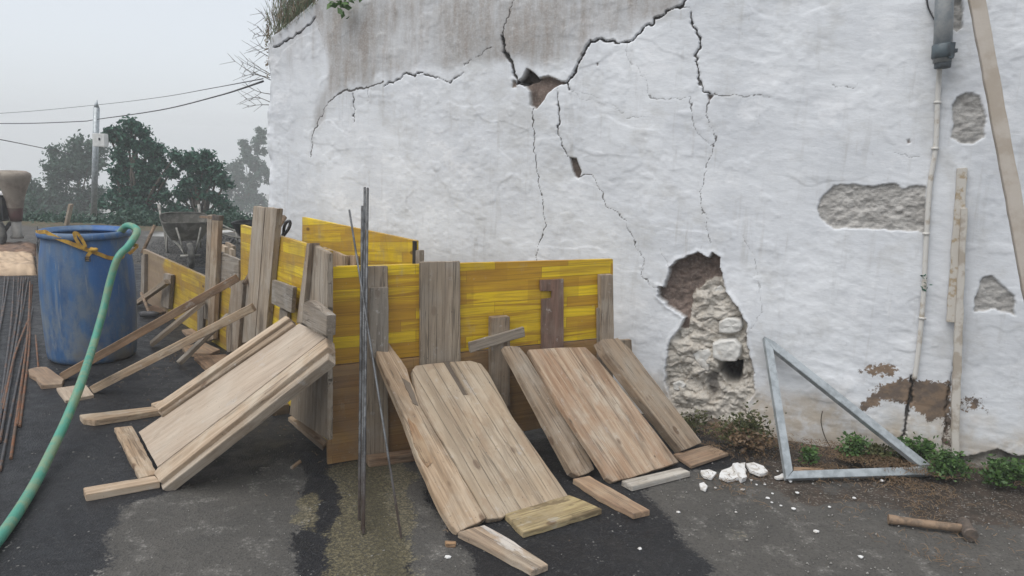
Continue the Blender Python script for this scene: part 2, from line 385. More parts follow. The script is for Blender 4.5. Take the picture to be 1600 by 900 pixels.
M['mixred'] = simple('faded_red_paint', (.11, .05, .045), .7, 0, (.13, .10, .085), 7)
M['mixdark'] = simple('dark_machine_paint', (.04, .042, .045), .6, 0, (.09, .085, .08), 7)
M['white'] = simple('white_paint', (.72, .72, .70), .6, 0, (.6, .6, .58), 9)
M['wire'] = simple('overhead_wire', (.05, .05, .055), .6)
M['gravel'] = simple('dark_aggregate', (.05, .05, .048), .95, 0, (.13, .125, .12), 45, (.45, .6), bump=1.0, bsc=70, bd=.03)
M['post_white'] = simple('painted_timber', (.55, .52, .47), .85, 0, (.40, .35, .29), 14, (.46, .6), bump=.4)
def rusty():
    s = NT('rust_streaked_trunking'); o = s.obj(); c = s.mix(s.rmp(s.noise(o, 25, 5), .5, .62), (.56, .53, .48), (.40, .32, .22))
    z = s.n('SeparateXYZ', {0: s.n('TexCoord').outputs['Object']}).outputs[2]
    m = s.math('MULTIPLY', s.rmp(s.noise(s.mp(o, (30, 30, 5)), 1.0, 4), .42, .58), s.rmp(s.math('ABSOLUTE', s.math('SUBTRACT', z, .42)), .1, .32, 1, 0))
    return s.out(Base_Color=s.mix(m, c, (.36, .13, .045)), Roughness=.85, Normal=s.bump(s.noise(o, 60), .4, .003))
M['rusty'] = rusty()
def drummat():
    s = NT('blue_drum_plastic'); o = s.obj(False)
    sc = s.noise(s.mp(o, (1, 1, .5)), 9, 6, .7); st = s.noise(s.mp(o, (9, 9, 1.1)), 2.0, 4, .6)
    f = s.noise(o, 70, 4, .7)
    z = s.n('SeparateXYZ', {0: o}).outputs[2]
    c = s.mix(s.rmp(st, .35, .65), (.030, .085, .20), (.045, .13, .28))
    dirt = s.math('MULTIPLY', s.rmp(sc, .38, .64), s.rmp(z, .0, .95, 1, .5))
    c = s.mix(dirt, c, (.15, .185, .22)); bz = s.noise(s.mp(o, (6, 6, .9)), 1.0, 3, .5); c = s.mix(s.math('MULTIPLY', s.rmp(bz, .55, .66), s.rmp(z, .2, .75, .1, .85)), c, (.018, .10, .30)); c = s.mix(s.rmp(s.noise(s.mp(o, (30, 30, 3)), 1.0, 4), .6, .7, 0, .4), c, (.26, .27, .26))
    c = s.mix(s.rmp(f, .58, .72, 0, .35), c, (.26, .28, .30))
    c = s.mix(s.math('MULTIPLY', s.rmp(s.noise(o, 5, 4), .5, .7), s.rmp(z, 0, .3, .8, 0)), c, (.16, .14, .11))
    return s.out(Base_Color=c, Roughness=s.rmp(sc, .3, .7, .42, .7), Normal=s.bump(s.math('ADD', sc, s.math('MULTIPLY', f, .2)), .15, .006))
M['drum'] = drummat()
def leafmat(name, a, b, br=.5):
    s = NT(name); r = s.n('NewGeometry').outputs['Random Per Island']
    c = s.mix(r, a, b); s.out(Base_Color=c, Roughness=.55)
    tr = s.n('BsdfTranslucent', {'Color': s.mix(r, tuple(x * 1.2 for x in a), b)})
    mx = s.n('MixShader', {0: .22, 1: s.p.outputs[0], 2: tr.outputs[0]})
    s.t.links.new(mx.outputs[0], s.t.nodes['Material Output'].inputs[0]); return s.m
M['leafd'] = leafmat('dark_foliage', (.012, .056, .044), (.055, .165, .105))
M['leafm'] = leafmat('mid_foliage', (.022, .062, .046), (.065, .13, .085))
M['leafg'] = leafmat('fresh_weed_leaves', (.035, .085, .022), (.10, .19, .045))
M['leafo'] = leafmat('olive_weed_leaves', (.045, .060, .020), (.12, .12, .045))
M['straw'] = leafmat('dry_straw', (.10, .062, .034), (.24, .16, .09))
M['drygrass'] = leafmat('dry_grass', (.16, .12, .08), (.30, .24, .16))
M['grass'] = leafmat('grey_green_grass', (.10, .14, .075), (.22, .26, .16))

# ================================================================== SETTING: wall
def wpoly(px): return [wuv(x, y) for x, y in px]
def build_wall():
    u = np.concatenate([np.arange(0, 5.75, .0058), np.arange(5.76, 9.0, .06)])
    H = 4.6
    v = np.concatenate([np.arange(-.25, -.05, .05), np.arange(-.04, 3.02, .0058), np.arange(3.05, H + .01, .1)])
    U, V0 = np.meshgrid(u, v, indexing='ij')
    t1, t2 = wuv(416, 62), wuv(492, 2)
    top = np.where(u < t2[0] + .06, np.clip(t1[1] + (u - t1[0]) * (t2[1] - t1[1]) / (t2[0] - t1[0]), t1[1] - .02, H), t2[1] + .03 + (u - t2[0] - .06) * 6) + (fbm(u * 6, u * 0 + 3, 3, 5) - .5) * .08
    top = np.minimum(top, H)[:, None]
    vs = np.minimum(3.05, top - .15); V = np.where(V0 > vs, vs + (V0 - vs) * (top - vs) / (H - vs), V0)
    n = lambda su, sv, o=4, sd=0: fbm(U * su + 50, V * sv + 50, o, sd) - .5
    # plaster relief: lumps, trowel strokes, fine grain
    wv = n(.8, .8, 2, 3) * 3
    h = n(1.1, 1.1, 3, 1) * .045 + n(4, 4.5, 4, 2) * .005 * (.5 + fbm(U * 1.3 + 8, V * 1.3, 2, 29)) + .42 * (fbm(U * 11 - V * 5 + wv, V * 26 + U * 6, 3, 23) - .5) * .0065 * (.4 + .6 * sst(U, 1.5, 3.3)) + (fbm(U * 24, V * 6, 3, 27) - .5) * .0035 * (1 - sst(U, 1.0, 2.6))
    tr = fbm(U * 3.2 + V * 1.2 + wv + 9, V * 15 + U * 2.0 + wv * 2 + 9, 4, 21)
    ridg = 1 - np.abs(tr * 2 - 1)
    amt = sst(fbm(U * 1.7 + 3, V * 1.7 + 8, 3, 31), .35, .62) * (0.45 + .55 * sst(U, 2.2, 3.6))
    h = h + (ridg - .7) * .0034 * amt + n(30, 34, 3, 4) * .0022 * (.3 + 1.4 * sst(fbm(U * 2 + 40, V * 2, 3, 33), .4, .6))
    lumps = sst(fbm(U * 9 + 5, V * 11 + 2, 3, 44), .58, .72); h = h + lumps * .0022 * (1 - amt * .5)
    for k_, (a_, s_) in enumerate([(6.0, .40), (3.1, .62)]):
        q_ = fbm(U * 1.1 + k_ * 20, V * 1.5 + a_, 4, 90 + k_); h = h + (sst(q_, .5, .512) - .5) * .0024 * sst(fbm(U * 2.2, V * 2.2 + k_ * 9, 3, 99), .45, .6)
    A = np.zeros(U.shape + (3,)); B = np.zeros(U.shape + (3,)); C = np.zeros(U.shape + (3,))
    jag = n(26, 26, 4, 61) * .035 + n(80, 80, 2, 62) * .012
    def area(px, pad=.08):
        P = wpoly(px); a = np.array(P); iu = np.where((u > a[:, 0].min() - pad) & (u < a[:, 0].max() + pad))[0]
        Vs = V[iu]; iv = np.where((Vs.max(0) > a[:, 1].min() - pad - .02) & (Vs.min(0) < a[:, 1].max() + pad + .02))[0]
        sl = (slice(iu[0], iu[-1] + 1), slice(iv[0], iv[-1] + 1)); return P, sl
    # large cavity
    cav = [(1043,430),(1045,418),(1055,408),(1075,399),(1090,394),(1108,405),(1112,395),(1125,403),(1128,430),(1135,457),(1153,480),(1167,510),(1166,537),(1178,580),(1180,613),(1166,633),(1164,655),(1150,672),(1120,690),(1085,684),(1058,645),(1042,612),(1038,580),(1042,553),(1043,537),(1063,513),(1070,497),(1057,490),(1040,477),(1028,463),(1027,447),(1036,449)]
    P, sl = area(cav); s = sdf(U[sl], V[sl], P) + jag[sl] * .6; m = sst(s, -.002, .007)
    wx, wy = n(6, 6, 4, 5)[sl], n(6, 6, 4, 95)[sl]
    f1, f2, rv = cells(U[sl] * 7.5 + wx * 2.2, V[sl] * 10.5 + wy * 2.2, 3, True)
    g1, g2, rv2 = cells(U[sl] * 24 + wx * 4, V[sl] * 30 + wy * 4, 9, True)
    crev = sst(f2 - f1, .02, .16)
    up = sdf(U[sl], V[sl], wpoly([(1020,380),(1140,380),(1130,432),(1100,440),(1082,460),(1078,490),(1074,515),(1020,500)])) + jag[sl]
    upm = sst(up, -.006, .006)
    rub = -.058 + crev * .008 + rv * .018 + (rv2 - .5) * .016 * sst(g2 - g1, 0, .2) + n(11, 13, 4, 66)[sl] * .055 + n(38, 44, 4, 6)[sl] * .024 + n(90, 90, 2, 76)[sl] * .008
    upd = -.065 + n(8, 8, 5, 7)[sl] * .07 + n(35, 35, 3, 77)[sl] * .02 + n(70, 70, 2, 9)[sl] * .015
    dep = upm * upd + (1 - upm) * rub
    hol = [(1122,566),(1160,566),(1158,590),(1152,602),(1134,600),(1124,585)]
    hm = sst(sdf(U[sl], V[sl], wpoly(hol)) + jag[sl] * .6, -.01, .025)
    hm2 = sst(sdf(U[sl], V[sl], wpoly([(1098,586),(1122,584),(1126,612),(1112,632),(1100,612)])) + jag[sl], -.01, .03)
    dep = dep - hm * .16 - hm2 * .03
    h[sl] = h[sl] * (1 - m) + m * dep + (1 - m) * sst(s, -.03, 0) * .006
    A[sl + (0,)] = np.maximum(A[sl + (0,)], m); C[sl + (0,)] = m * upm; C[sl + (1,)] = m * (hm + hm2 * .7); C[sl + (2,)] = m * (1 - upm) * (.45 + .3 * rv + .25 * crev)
    # smaller holes
    for px, d, cc in [([(823,107),(832,112),(842,122),(857,118),(877,127),(887,129),(875,133),(867,137),(855,147),(850,157),(838,171),(828,165),(827,143),(820,131),(813,131),(808,128),(816,121)], -.10, 1),
                  ([(890,246),(900,247),(903,255),(908,268),(904,280),(897,276),(892,260)], -.07, 1), ([(1105,147),(1116,148),(1107,159)], -.06, 1),
                  ([(801,126),(806,126),(808,137),(800,138)], -.015, .8), ([(1416,219),(1421,217),(1423,223),(1418,225)], -.03, .8), ([(932,98),(935,98),(935,103),(932,103)], -.03, .8)]:
        P, sl = area(px); s = sdf(U[sl], V[sl], P) + jag[sl] * .22; m = sst(s, -.002, .006)
        h[sl] = h[sl] * (1 - m) + m * (d * .35 + n(16, 16, 4, 8)[sl] * .022)
        A[sl + (0,)] = np.maximum(A[sl + (0,)], m); C[sl + (0,)] = np.maximum(C[sl + (0,)], m * cc)
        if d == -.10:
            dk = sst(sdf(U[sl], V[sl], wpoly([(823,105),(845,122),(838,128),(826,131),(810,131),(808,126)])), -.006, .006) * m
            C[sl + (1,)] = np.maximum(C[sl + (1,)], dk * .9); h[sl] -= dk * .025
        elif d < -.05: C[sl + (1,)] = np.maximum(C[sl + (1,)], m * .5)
    # plaster fallen off down to the render
    for px, d in [([(1275,325),(1285,305),(1303,290),(1330,288),(1365,290),(1400,286),(1410,295),(1425,290),(1447,291),(1446,363),(1380,360),(1340,357),(1302,358),(1282,342)], -.009),
                  ([(1487,165),(1495,152),(1510,145),(1532,148),(1540,180),(1538,215),(1520,226),(1500,224),(1484,215),(1490,190)], -.011),
                  ([(1519,490),(1524,460),(1535,432),(1550,430),(1565,445),(1584,462),(1587,494),(1555,483),(1535,487)], -.014),
                  ([(1490,-5),(1504,-5),(1504,45),(1495,50),(1487,46)], -.02),
                  ([(1494,708),(1512,716),(1535,709),(1560,703),(1585,714),(1640,710),(1640,800),(1480,800),(1486,740)], -.05)]:
        P, sl = area(px); s = sdf(U[sl], V[sl], P) + jag[sl] * .45; m = sst(s, -.001, .006)
        h[sl] = h[sl] * (1 - m) + m * (d + n(1.1, 1.1, 3, 1)[sl] * .06 + n(28, 40, 4, 12)[sl] * .022 + n(90, 90, 2, 13)[sl] * .008)
        A[sl + (2,)] = np.maximum(A[sl + (2,)], m)
        if d == -.05: C[sl + (1,)] = np.maximum(C[sl + (1,)], m * sst(n(9, 9, 4, 87)[sl], -.12, .2) * .8); A[sl + (0,)] = np.maximum(A[sl + (0,)], m * .9); C[sl + (2,)] = m * .6; h[sl] += m * n(14, 16, 3, 86)[sl] * .05
    # brown earth render showing through thin paint
    for px, a in [([(1343,582),(1360,572),(1380,570),(1395,562),(1406,578),(1395,590),(1370,588)], .9), ([(1345,645),(1362,618),(1387,598),(1416,594),(1450,598),(1484,602),(1488,649),(1470,655),(1454,657),(1430,640),(1405,628),(1391,623),(1370,630)], 1.1),
                  ([(1500,623),(1520,618),(1547,623),(1543,649),(1520,645),(1500,650)], .75), ([(1278,565),(1297,548),(1290,580),(1320,600),(1330,612),(1300,605),(1285,590)], .45),
                  ([(1560,620),(1590,625),(1590,665),(1570,660)], .35), ([(1462,505),(1480,500),(1478,545),(1470,560),(1455,530)], .45), ([(1470,600),(1492,600),(1490,730),(1472,725)], .8)]:
        P, sl = area(px, .15); s = sdf(U[sl], V[sl], P); B[sl + (1,)] = np.maximum(B[sl + (1,)], a * sst(s, -.10, .06))
    # cracks
    cr = [([(803,-5),(800,15),(790,40),(785,58)], 2, 4, 1), ([(785,56),(790,80),(797,95),(803,112),(808,129)], 7, 7, 1), ([(806,129),(822,130)], 6, 6, 1),
          ([(883,130),(893,118),(907,95),(912,78),(922,65),(937,60),(955,65),(975,67),(990,60),(1005,48),(1030,25),(1045,18),(1065,10),(1075,-3)], 7, 3, 1), ([(884,128),(892,140)], 5, 5, 1),
          ([(1065,10),(1080,12)], 2, 1, .8), ([(1080,22),(1083,40),(1093,58),(1094,75),(1085,95),(1090,120),(1097,143),(1108,148)], 4, 2.5, 1),
          ([(1115,147),(1135,151),(1160,150),(1205,149)], 2.2, 1, .8), ([(1107,156),(1106,175),(1110,195),(1120,213),(1112,230),(1106,250),(1100,275),(1093,300),(1096,330),(1105,350),(1108,378)], 2.2, 1.0, .85),
          ([(833,169),(835,220),(837,260),(846,300),(852,350),(840,385),(838,412)], 2.3, 1.6, .95), ([(871,138),(875,175),(871,200),(877,220),(885,240),(891,247)], 2.6, 2.2, 1),
          ([(903,276),(912,273),(923,272),(935,290),(942,310),(950,325),(965,335),(978,345),(985,365),(995,385),(1003,405),(1003,430),(1015,445),(1028,450)], 2.3, 1.0, .85),
          ([(485,245),(487,215),(497,190),(510,165),(520,152),(540,143),(560,140),(575,135),(600,127)], 1.6, 4.5, 1), ([(603,135),(617,125),(630,120),(635,113),(650,119),(662,112)], 4.5, 3, 1),
          ([(664,117),(690,124),(704,129)], 3, 2, 1), ([(704,129),(710,124),(724,112)], 3, 1.5, 1), ([(725,102),(738,94)], 2.5, 1.5, 1), ([(745,90),(770,72)], 1.6, 1, .7), ([(551,146),(552,190)], 2.8, 1.5, .9), ([(575,140),(575,160)], 1.5, 1, .6),
          ([(428,74),(447,64),(460,55),(475,44),(493,29)], 4.5, 5.0, 1), ([(495,33),(500,50),(507,66),(508,78)], 1.2, 1, .5), ([(486,232),(486,246)], 1.5, 1, .7),
          ([(978,68),(980,95),(1000,108),(1010,130),(1012,150),(1030,153),(1055,155),(1078,152)], 1.2, 1, .6), ([(895,143),(905,155),(925,158),(950,168),(975,176)], 1.2, 1, .45), ([(890,140),(930,152),(965,170)], 1.3, .8, .45),
          ([(1078,155),(1082,185),(1092,208),(1108,222),(1112,230)], 1.3, 1.3, .7), ([(1160,368),(1178,400),(1188,450),(1190,487)], 1.2, 1, .6), ([(1190,487),(1180,505),(1170,515)], 1.2, 1, .5),
          ([(1030,390),(1042,410),(1045,430)], 1, 1, .5), ([(980,185),(1000,181),(1016,180)], 1.5, 1, .6), ([(1105,342),(1100,345),(1098,380),(1094,395)], 1, 1, .5), ([(1003,380),(1015,395)], 1, .8, .3),
          ([(800,140),(780,155),(765,170),(762,210)], 1, .8, .3), ([(1300,130),(1330,137),(1342,131)], 2.2, 1.4, .6), ([(1400,240),(1425,243),(1438,246)], 2, 1.5, .5), ([(1008,470),(1022,500),(1032,520),(1040,535)], 1.1, .9, .4),
          ([(1284,640),(1284,680),(1300,700)], .8, .8, .25), ([(1427,590),(1420,640),(1411,690)], 7, 5, .75), ([(1448,-5),(1452,15),(1461,33)], 1.2, 1.2, .6), ([(1490,560),(1480,640),(1474,710)], 5, 6, .5)]
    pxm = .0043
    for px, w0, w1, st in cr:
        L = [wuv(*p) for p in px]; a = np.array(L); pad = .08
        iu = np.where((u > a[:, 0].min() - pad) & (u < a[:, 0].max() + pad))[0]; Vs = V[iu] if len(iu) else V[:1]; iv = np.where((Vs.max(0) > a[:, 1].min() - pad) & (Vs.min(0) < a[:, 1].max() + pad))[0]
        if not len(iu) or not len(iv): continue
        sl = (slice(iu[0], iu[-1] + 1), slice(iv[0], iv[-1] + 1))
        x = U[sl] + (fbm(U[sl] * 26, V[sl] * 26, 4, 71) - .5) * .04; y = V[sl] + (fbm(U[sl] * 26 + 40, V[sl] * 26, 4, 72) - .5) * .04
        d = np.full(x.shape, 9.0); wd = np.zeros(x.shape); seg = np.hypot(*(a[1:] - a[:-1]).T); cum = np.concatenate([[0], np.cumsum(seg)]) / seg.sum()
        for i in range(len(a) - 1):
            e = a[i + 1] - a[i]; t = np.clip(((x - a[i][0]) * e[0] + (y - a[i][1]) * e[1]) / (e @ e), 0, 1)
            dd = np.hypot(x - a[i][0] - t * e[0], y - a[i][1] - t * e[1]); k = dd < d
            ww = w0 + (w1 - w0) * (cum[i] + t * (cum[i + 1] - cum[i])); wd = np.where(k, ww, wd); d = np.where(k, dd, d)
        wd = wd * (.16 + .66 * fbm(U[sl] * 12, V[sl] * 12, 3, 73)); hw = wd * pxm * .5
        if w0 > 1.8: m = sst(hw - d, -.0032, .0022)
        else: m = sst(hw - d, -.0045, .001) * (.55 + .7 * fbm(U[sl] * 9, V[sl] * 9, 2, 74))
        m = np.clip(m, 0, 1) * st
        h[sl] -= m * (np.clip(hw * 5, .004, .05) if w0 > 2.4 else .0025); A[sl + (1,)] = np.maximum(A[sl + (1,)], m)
    # weathered grey stain at the top, drips
    st = [(492,20),(512,-20),(1078,-20),(1062,8),(1030,22),(1003,46),(970,64),(930,58),(905,88),(882,112),(845,106),(810,88),(780,98),(740,96),(700,112),(650,114),(600,126),(545,142),(515,160),(497,192),(487,230),(489,180),(505,118),(508,75),(499,50)]
    P, sl = area(st, .4); s = sdf(U[sl], V[sl], P) + n(9, 4, 4, 14)[sl] * .16; mm = sst(s, -.03, .07)
    strk = .12 + 1.9 * fbm(U[sl] * 2.9 + 4, V[sl] * 2.2, 5, 15); strk = strk * (.55 + .6 * fbm(U[sl] * 40, V[sl] * 7, 3, 16))
    B[sl + (0,)] = mm * np.clip(strk * 1.05, 0, 1)
    B[..., 0] = np.maximum(B[..., 0], sst(V, 3.0, 3.3) * .6)
    P, sl = area([(418,66),(492,5),(500,60),(440,90)], .4); s = sdf(U[sl], V[sl], P)
    B[sl + (0,)] = np.maximum(B[sl + (0,)], sst(s, -.3, .1) * (fbm(U[sl] * 26, V[sl] * 3, 3, 17)) * .7)
    # damp and splash-back near the foot
    B[..., 2] = sst(.42 - V + n(5, 5, 4, 18) * .5 - .12 * sst(2.6 - U, 0, 1), 0, .3)
    # foot irregular
    edge = 1 - sst(U, 0, .12); h = h + edge * n(0.01, 7, 4, 19) * .05 - edge ** 2 * .05
    us = U + (1 - sst(U, 0, .1)) * (fbm(V * 3 + 2, V * 0 + 1, 4, 20) - .5) * .08
    X = W0.x + us * WU.x + h * WN.x; Y = W0.y + us * WU.y + h * WN.y
    nu, nv = U.shape; V3 = np.stack([X, Y, V], -1).reshape(-1, 3)
    idx = np.arange(nu * nv).reshape(nu, nv)
    F = np.stack([idx[:-1, :-1], idx[1:, :-1], idx[1:, 1:], idx[:-1, 1:]], -1).reshape(-1, 4)
    # thickness: left end and top return backwards
    bk = np.array([-WN.x, -WN.y, 0.0]); base = len(V3); ex = []; ef = []
    L = idx[0, :]; a0 = base; ex.append(V3[L] + bk * .9); k = np.arange(nv - 1)
    ef.append(np.stack([a0 + k, L[:-1], L[1:], a0 + k + 1], -1))
    T = idx[:, -1]; b0 = base + nv; ex.append(V3[T] + bk * .9); k = np.arange(nu - 1)
    ef.append(np.stack([T[:-1], T[1:], b0 + k + 1, b0 + k], -1))
    R = idx[-1, :]; c0 = b0 + nu; ex.append(V3[R] + bk * .9); k = np.arange(nv - 1)
    ef.append(np.stack([R[:-1], c0 + k, c0 + k + 1, R[1:]], -1))
    V3 = np.concatenate([V3] + ex); F = np.concatenate([F] + ef)
    pad = np.zeros((len(V3) - nu * nv, 3))
    return V3, F, {'ma': np.concatenate([A.reshape(-1, 3), pad]), 'mb': np.concatenate([B.reshape(-1, 3), pad]), 'mc': np.concatenate([C.reshape(-1, 3), pad])}, (u, top[:, 0])
def wallmat():
    s = NT('limewashed_render'); o = s.obj(False)
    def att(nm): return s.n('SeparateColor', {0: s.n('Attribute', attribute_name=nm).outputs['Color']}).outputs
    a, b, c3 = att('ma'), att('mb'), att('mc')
    n1 = s.noise(o, 2.2, 5, .6); n2 = s.noise(o, 14, 5, .65); n3 = s.noise(o, 85, 4, .7); n4 = s.noise(s.mp(o, (14, 14, 2.5)), 1.0, 5, .65)
    c = s.mix(s.rmp(n1, .3, .7), (.74, .76, .785), (.63, .65, .68))
    c = s.mix(s.rmp(n2, .55, .75, 0, .30), c, (.50, .515, .53))
    c = s.mix(s.rmp(n4, .56, .72, 0, .35), c, (.46, .46, .455))
    c = s.mix(s.math('MULTIPLY', s.rmp(n3, .66, .74), s.rmp(n2, .45, .6, 0, .4)), c, (.28, .27, .26))
    n5 = s.noise(s.mp(o, (3, 3, 3.6)), 1.0, 8, .72); c = s.mix(s.rmp(n5, .50, .66, 0, .5), c, (.52, .52, .51)); dr = s.noise(s.mp(o, (22, 22, 1.3)), 1.0, 5, .6); c = s.mix(s.math('MULTIPLY', s.rmp(dr, .56, .70), s.rmp(n1, .42, .6, 0, .4)), c, (.44, .43, .41)); c = s.mix(s.rmp(n5, .46, .36, 0, .5), c, (.83, .84, .86))
    fk = s.noise(o, 38, 6, .8); c = s.mix(s.math('MULTIPLY', s.rmp(fk, .63, .67), s.rmp(n1, .48, .6, 0, .7)), c, (.40, .39, .375))
    # damp foot
    dm = s.math('MULTIPLY', b[2], s.rmp(n2, .28, .62, .35, 1))
    c = s.mix(s.math('MULTIPLY', dm, .78), c, (.47, .385, .28))
    # grey weathering
    g = s.mix(s.rmp(n4, .35, .65), (.40, .395, .39), (.31, .275, .245))
    c = s.mix(s.math('MULTIPLY', b[0], s.rmp(n3, .2, .6, .55, .95)), c, g)
    # brown earth
    e = s.math('ADD', b[1], s.math('MULTIPLY', s.math('SUBTRACT', s.noise(o, 22, 6, .75), .5), 1.7))
    c = s.mix(s.rmp(e, .62, .72), c, s.mix(s.rmp(n2, .4, .6), (.22, .155, .105), (.13, .10, .08)))
    # bare render
    p = s.mix(s.rmp(n2, .35, .65), (.47, .455, .43), (.36, .345, .325)); p = s.mix(s.rmp(n3, .5, .7, 0, .5), p, (.24, .23, .215))
    c = s.mix(a[2], c, p)
    # cavity
    r = s.mix(s.rmp(c3[2], .2, .9), (.22, .18, .14), (.50, .465, .41)); r = s.mix(s.rmp(n2, .4, .65, 0, .5), r, (.40, .345, .28)); r = s.mix(s.rmp(n3, .48, .62, 0, .6), r, (.60, .57, .52))
    r = s.mix(s.rmp(s.noise(o, 7, 3), .52, .62, 0, .6), r, (.55, .52, .47))
    br = s.mix(s.rmp(n2, .35, .65), (.20, .15, .125), (.12, .092, .078)); br = s.mix(s.rmp(n3, .5, .68, 0, .6), br, (.30, .25, .21))
    r = s.mix(c3[0], r, br); r = s.mix(c3[1], r, (.035, .028, .024))  # depth shade of the holes painted near-black; base rubble darkened too
    c = s.mix(a[0], c, r)
    c = s.mix(s.rmp(a[1], .15, .75, 0, .93), c, (.05, .043, .038))  # crack interior: exposed earth, darkened to paint in the shade of its depth
    hgt = s.math('ADD', s.math('MULTIPLY', n3, .5), s.math('MULTIPLY', s.noise(s.mp(o, (40, 40, 110)), 1.0, 4, .6), .7))
    rough = s.math('ADD', s.math('MULTIPLY', a[0], .1), .86)
    bs = s.n('Bump', {'Strength': s.math('ADD', .26, s.math('MULTIPLY', s.math('MAXIMUM', a[0], a[2]), .65)), 'Distance': .006, 'Height': hgt}).outputs[0]
    return s.out(Base_Color=c, Roughness=rough, Normal=bs)
M['wall'] = wallmat()
wall_root = thing('masonry_wall', W0, 'cracked whitewashed masonry wall with a broken-out cavity and grey weather stain', 'wall')
wV, wF, wA, (wu_, wtop) = build_wall()
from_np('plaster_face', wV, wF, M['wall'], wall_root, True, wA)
del wV, wF, wA
# stones showing in the cavity
def stone(px, depth, bulge, seed):
    P = [Vector((*wuv(*p), 0)) for p in px]; c = sum(P, Vector()) / len(P)
    ang = sorted(P, key=lambda p: math.atan2(p.y - c.y, p.x - c.x)); N = 40; V = []; F = []
    def rad(t):
        d = Vector((math.cos(t), math.sin(t))); best = .01
        for i in range(len(ang)):
            a, b = ang[i].xy - c.xy, ang[(i + 1) % len(ang)].xy - c.xy; e = b - a; den = d.x * e.y - d.y * e.x
            if abs(den) < 1e-9: continue
            s_ = (a.x * e.y - a.y * e.x) / den; q = (a.x * d.y - a.y * d.x) / den
            if s_ > 0 and -.01 <= q <= 1.01: best = max(best, s_)
        return best
    K = 12
    for k in range(K + 1):
        f = k / K; r_ = math.sin(f * math.pi / 2) ** .55 if k else 0; z = (1 - f ** 5) * bulge - f ** 8 * .06
        for j in range(N):
            t = 2 * math.pi * j / N; r = rad(t) * r_ * (1 + .03 * math.sin(3 * t + seed))
            x, y = c.x + r * math.cos(t), c.y + r * math.sin(t)
            nz = (float(fbm(np.array([x * 25.]), np.array([y * 25.]), 3, seed)[0]) - .5) * .022
            V.append((x, y, depth + z + nz))
    for k in range(K):
        for j in range(N): F.append((k * N + j, (k + 1) * N + j, (k + 1) * N + (j + 1) % N, k * N + (j + 1) % N))
    V = np.array([[*(W0 + WU * a + WN * d).xy, b] for a, b, d in V])
    return from_np('stone', V, np.array(F), M['rock'], wall_root, True)
stone([(1121,503),(1134,497),(1158,499),(1161,508),(1156,519),(1140,524),(1122,521)], -.045, .035, 3)
stone([(1112,537),(1124,531),(1148,531),(1159,541),(1158,556),(1150,565),(1128,567),(1113,560)], -.04, .045, 4)
stone([(1079,552),(1090,546),(1106,547),(1111,556),(1108,570),(1106,585),(1096,580),(1085,566)], -.06, .03, 5)
stone([(1110,452),(1125,446),(1134,460),(1130,470),(1112,468)], -.075, .03, 6)
stone([(1048,602),(1060,597),(1070,604),(1064,613),(1050,612)], -.06, .03, 7)
stone([(1150,608),(1166,610),(1168,625),(1155,628)], -.07, .03, 8)

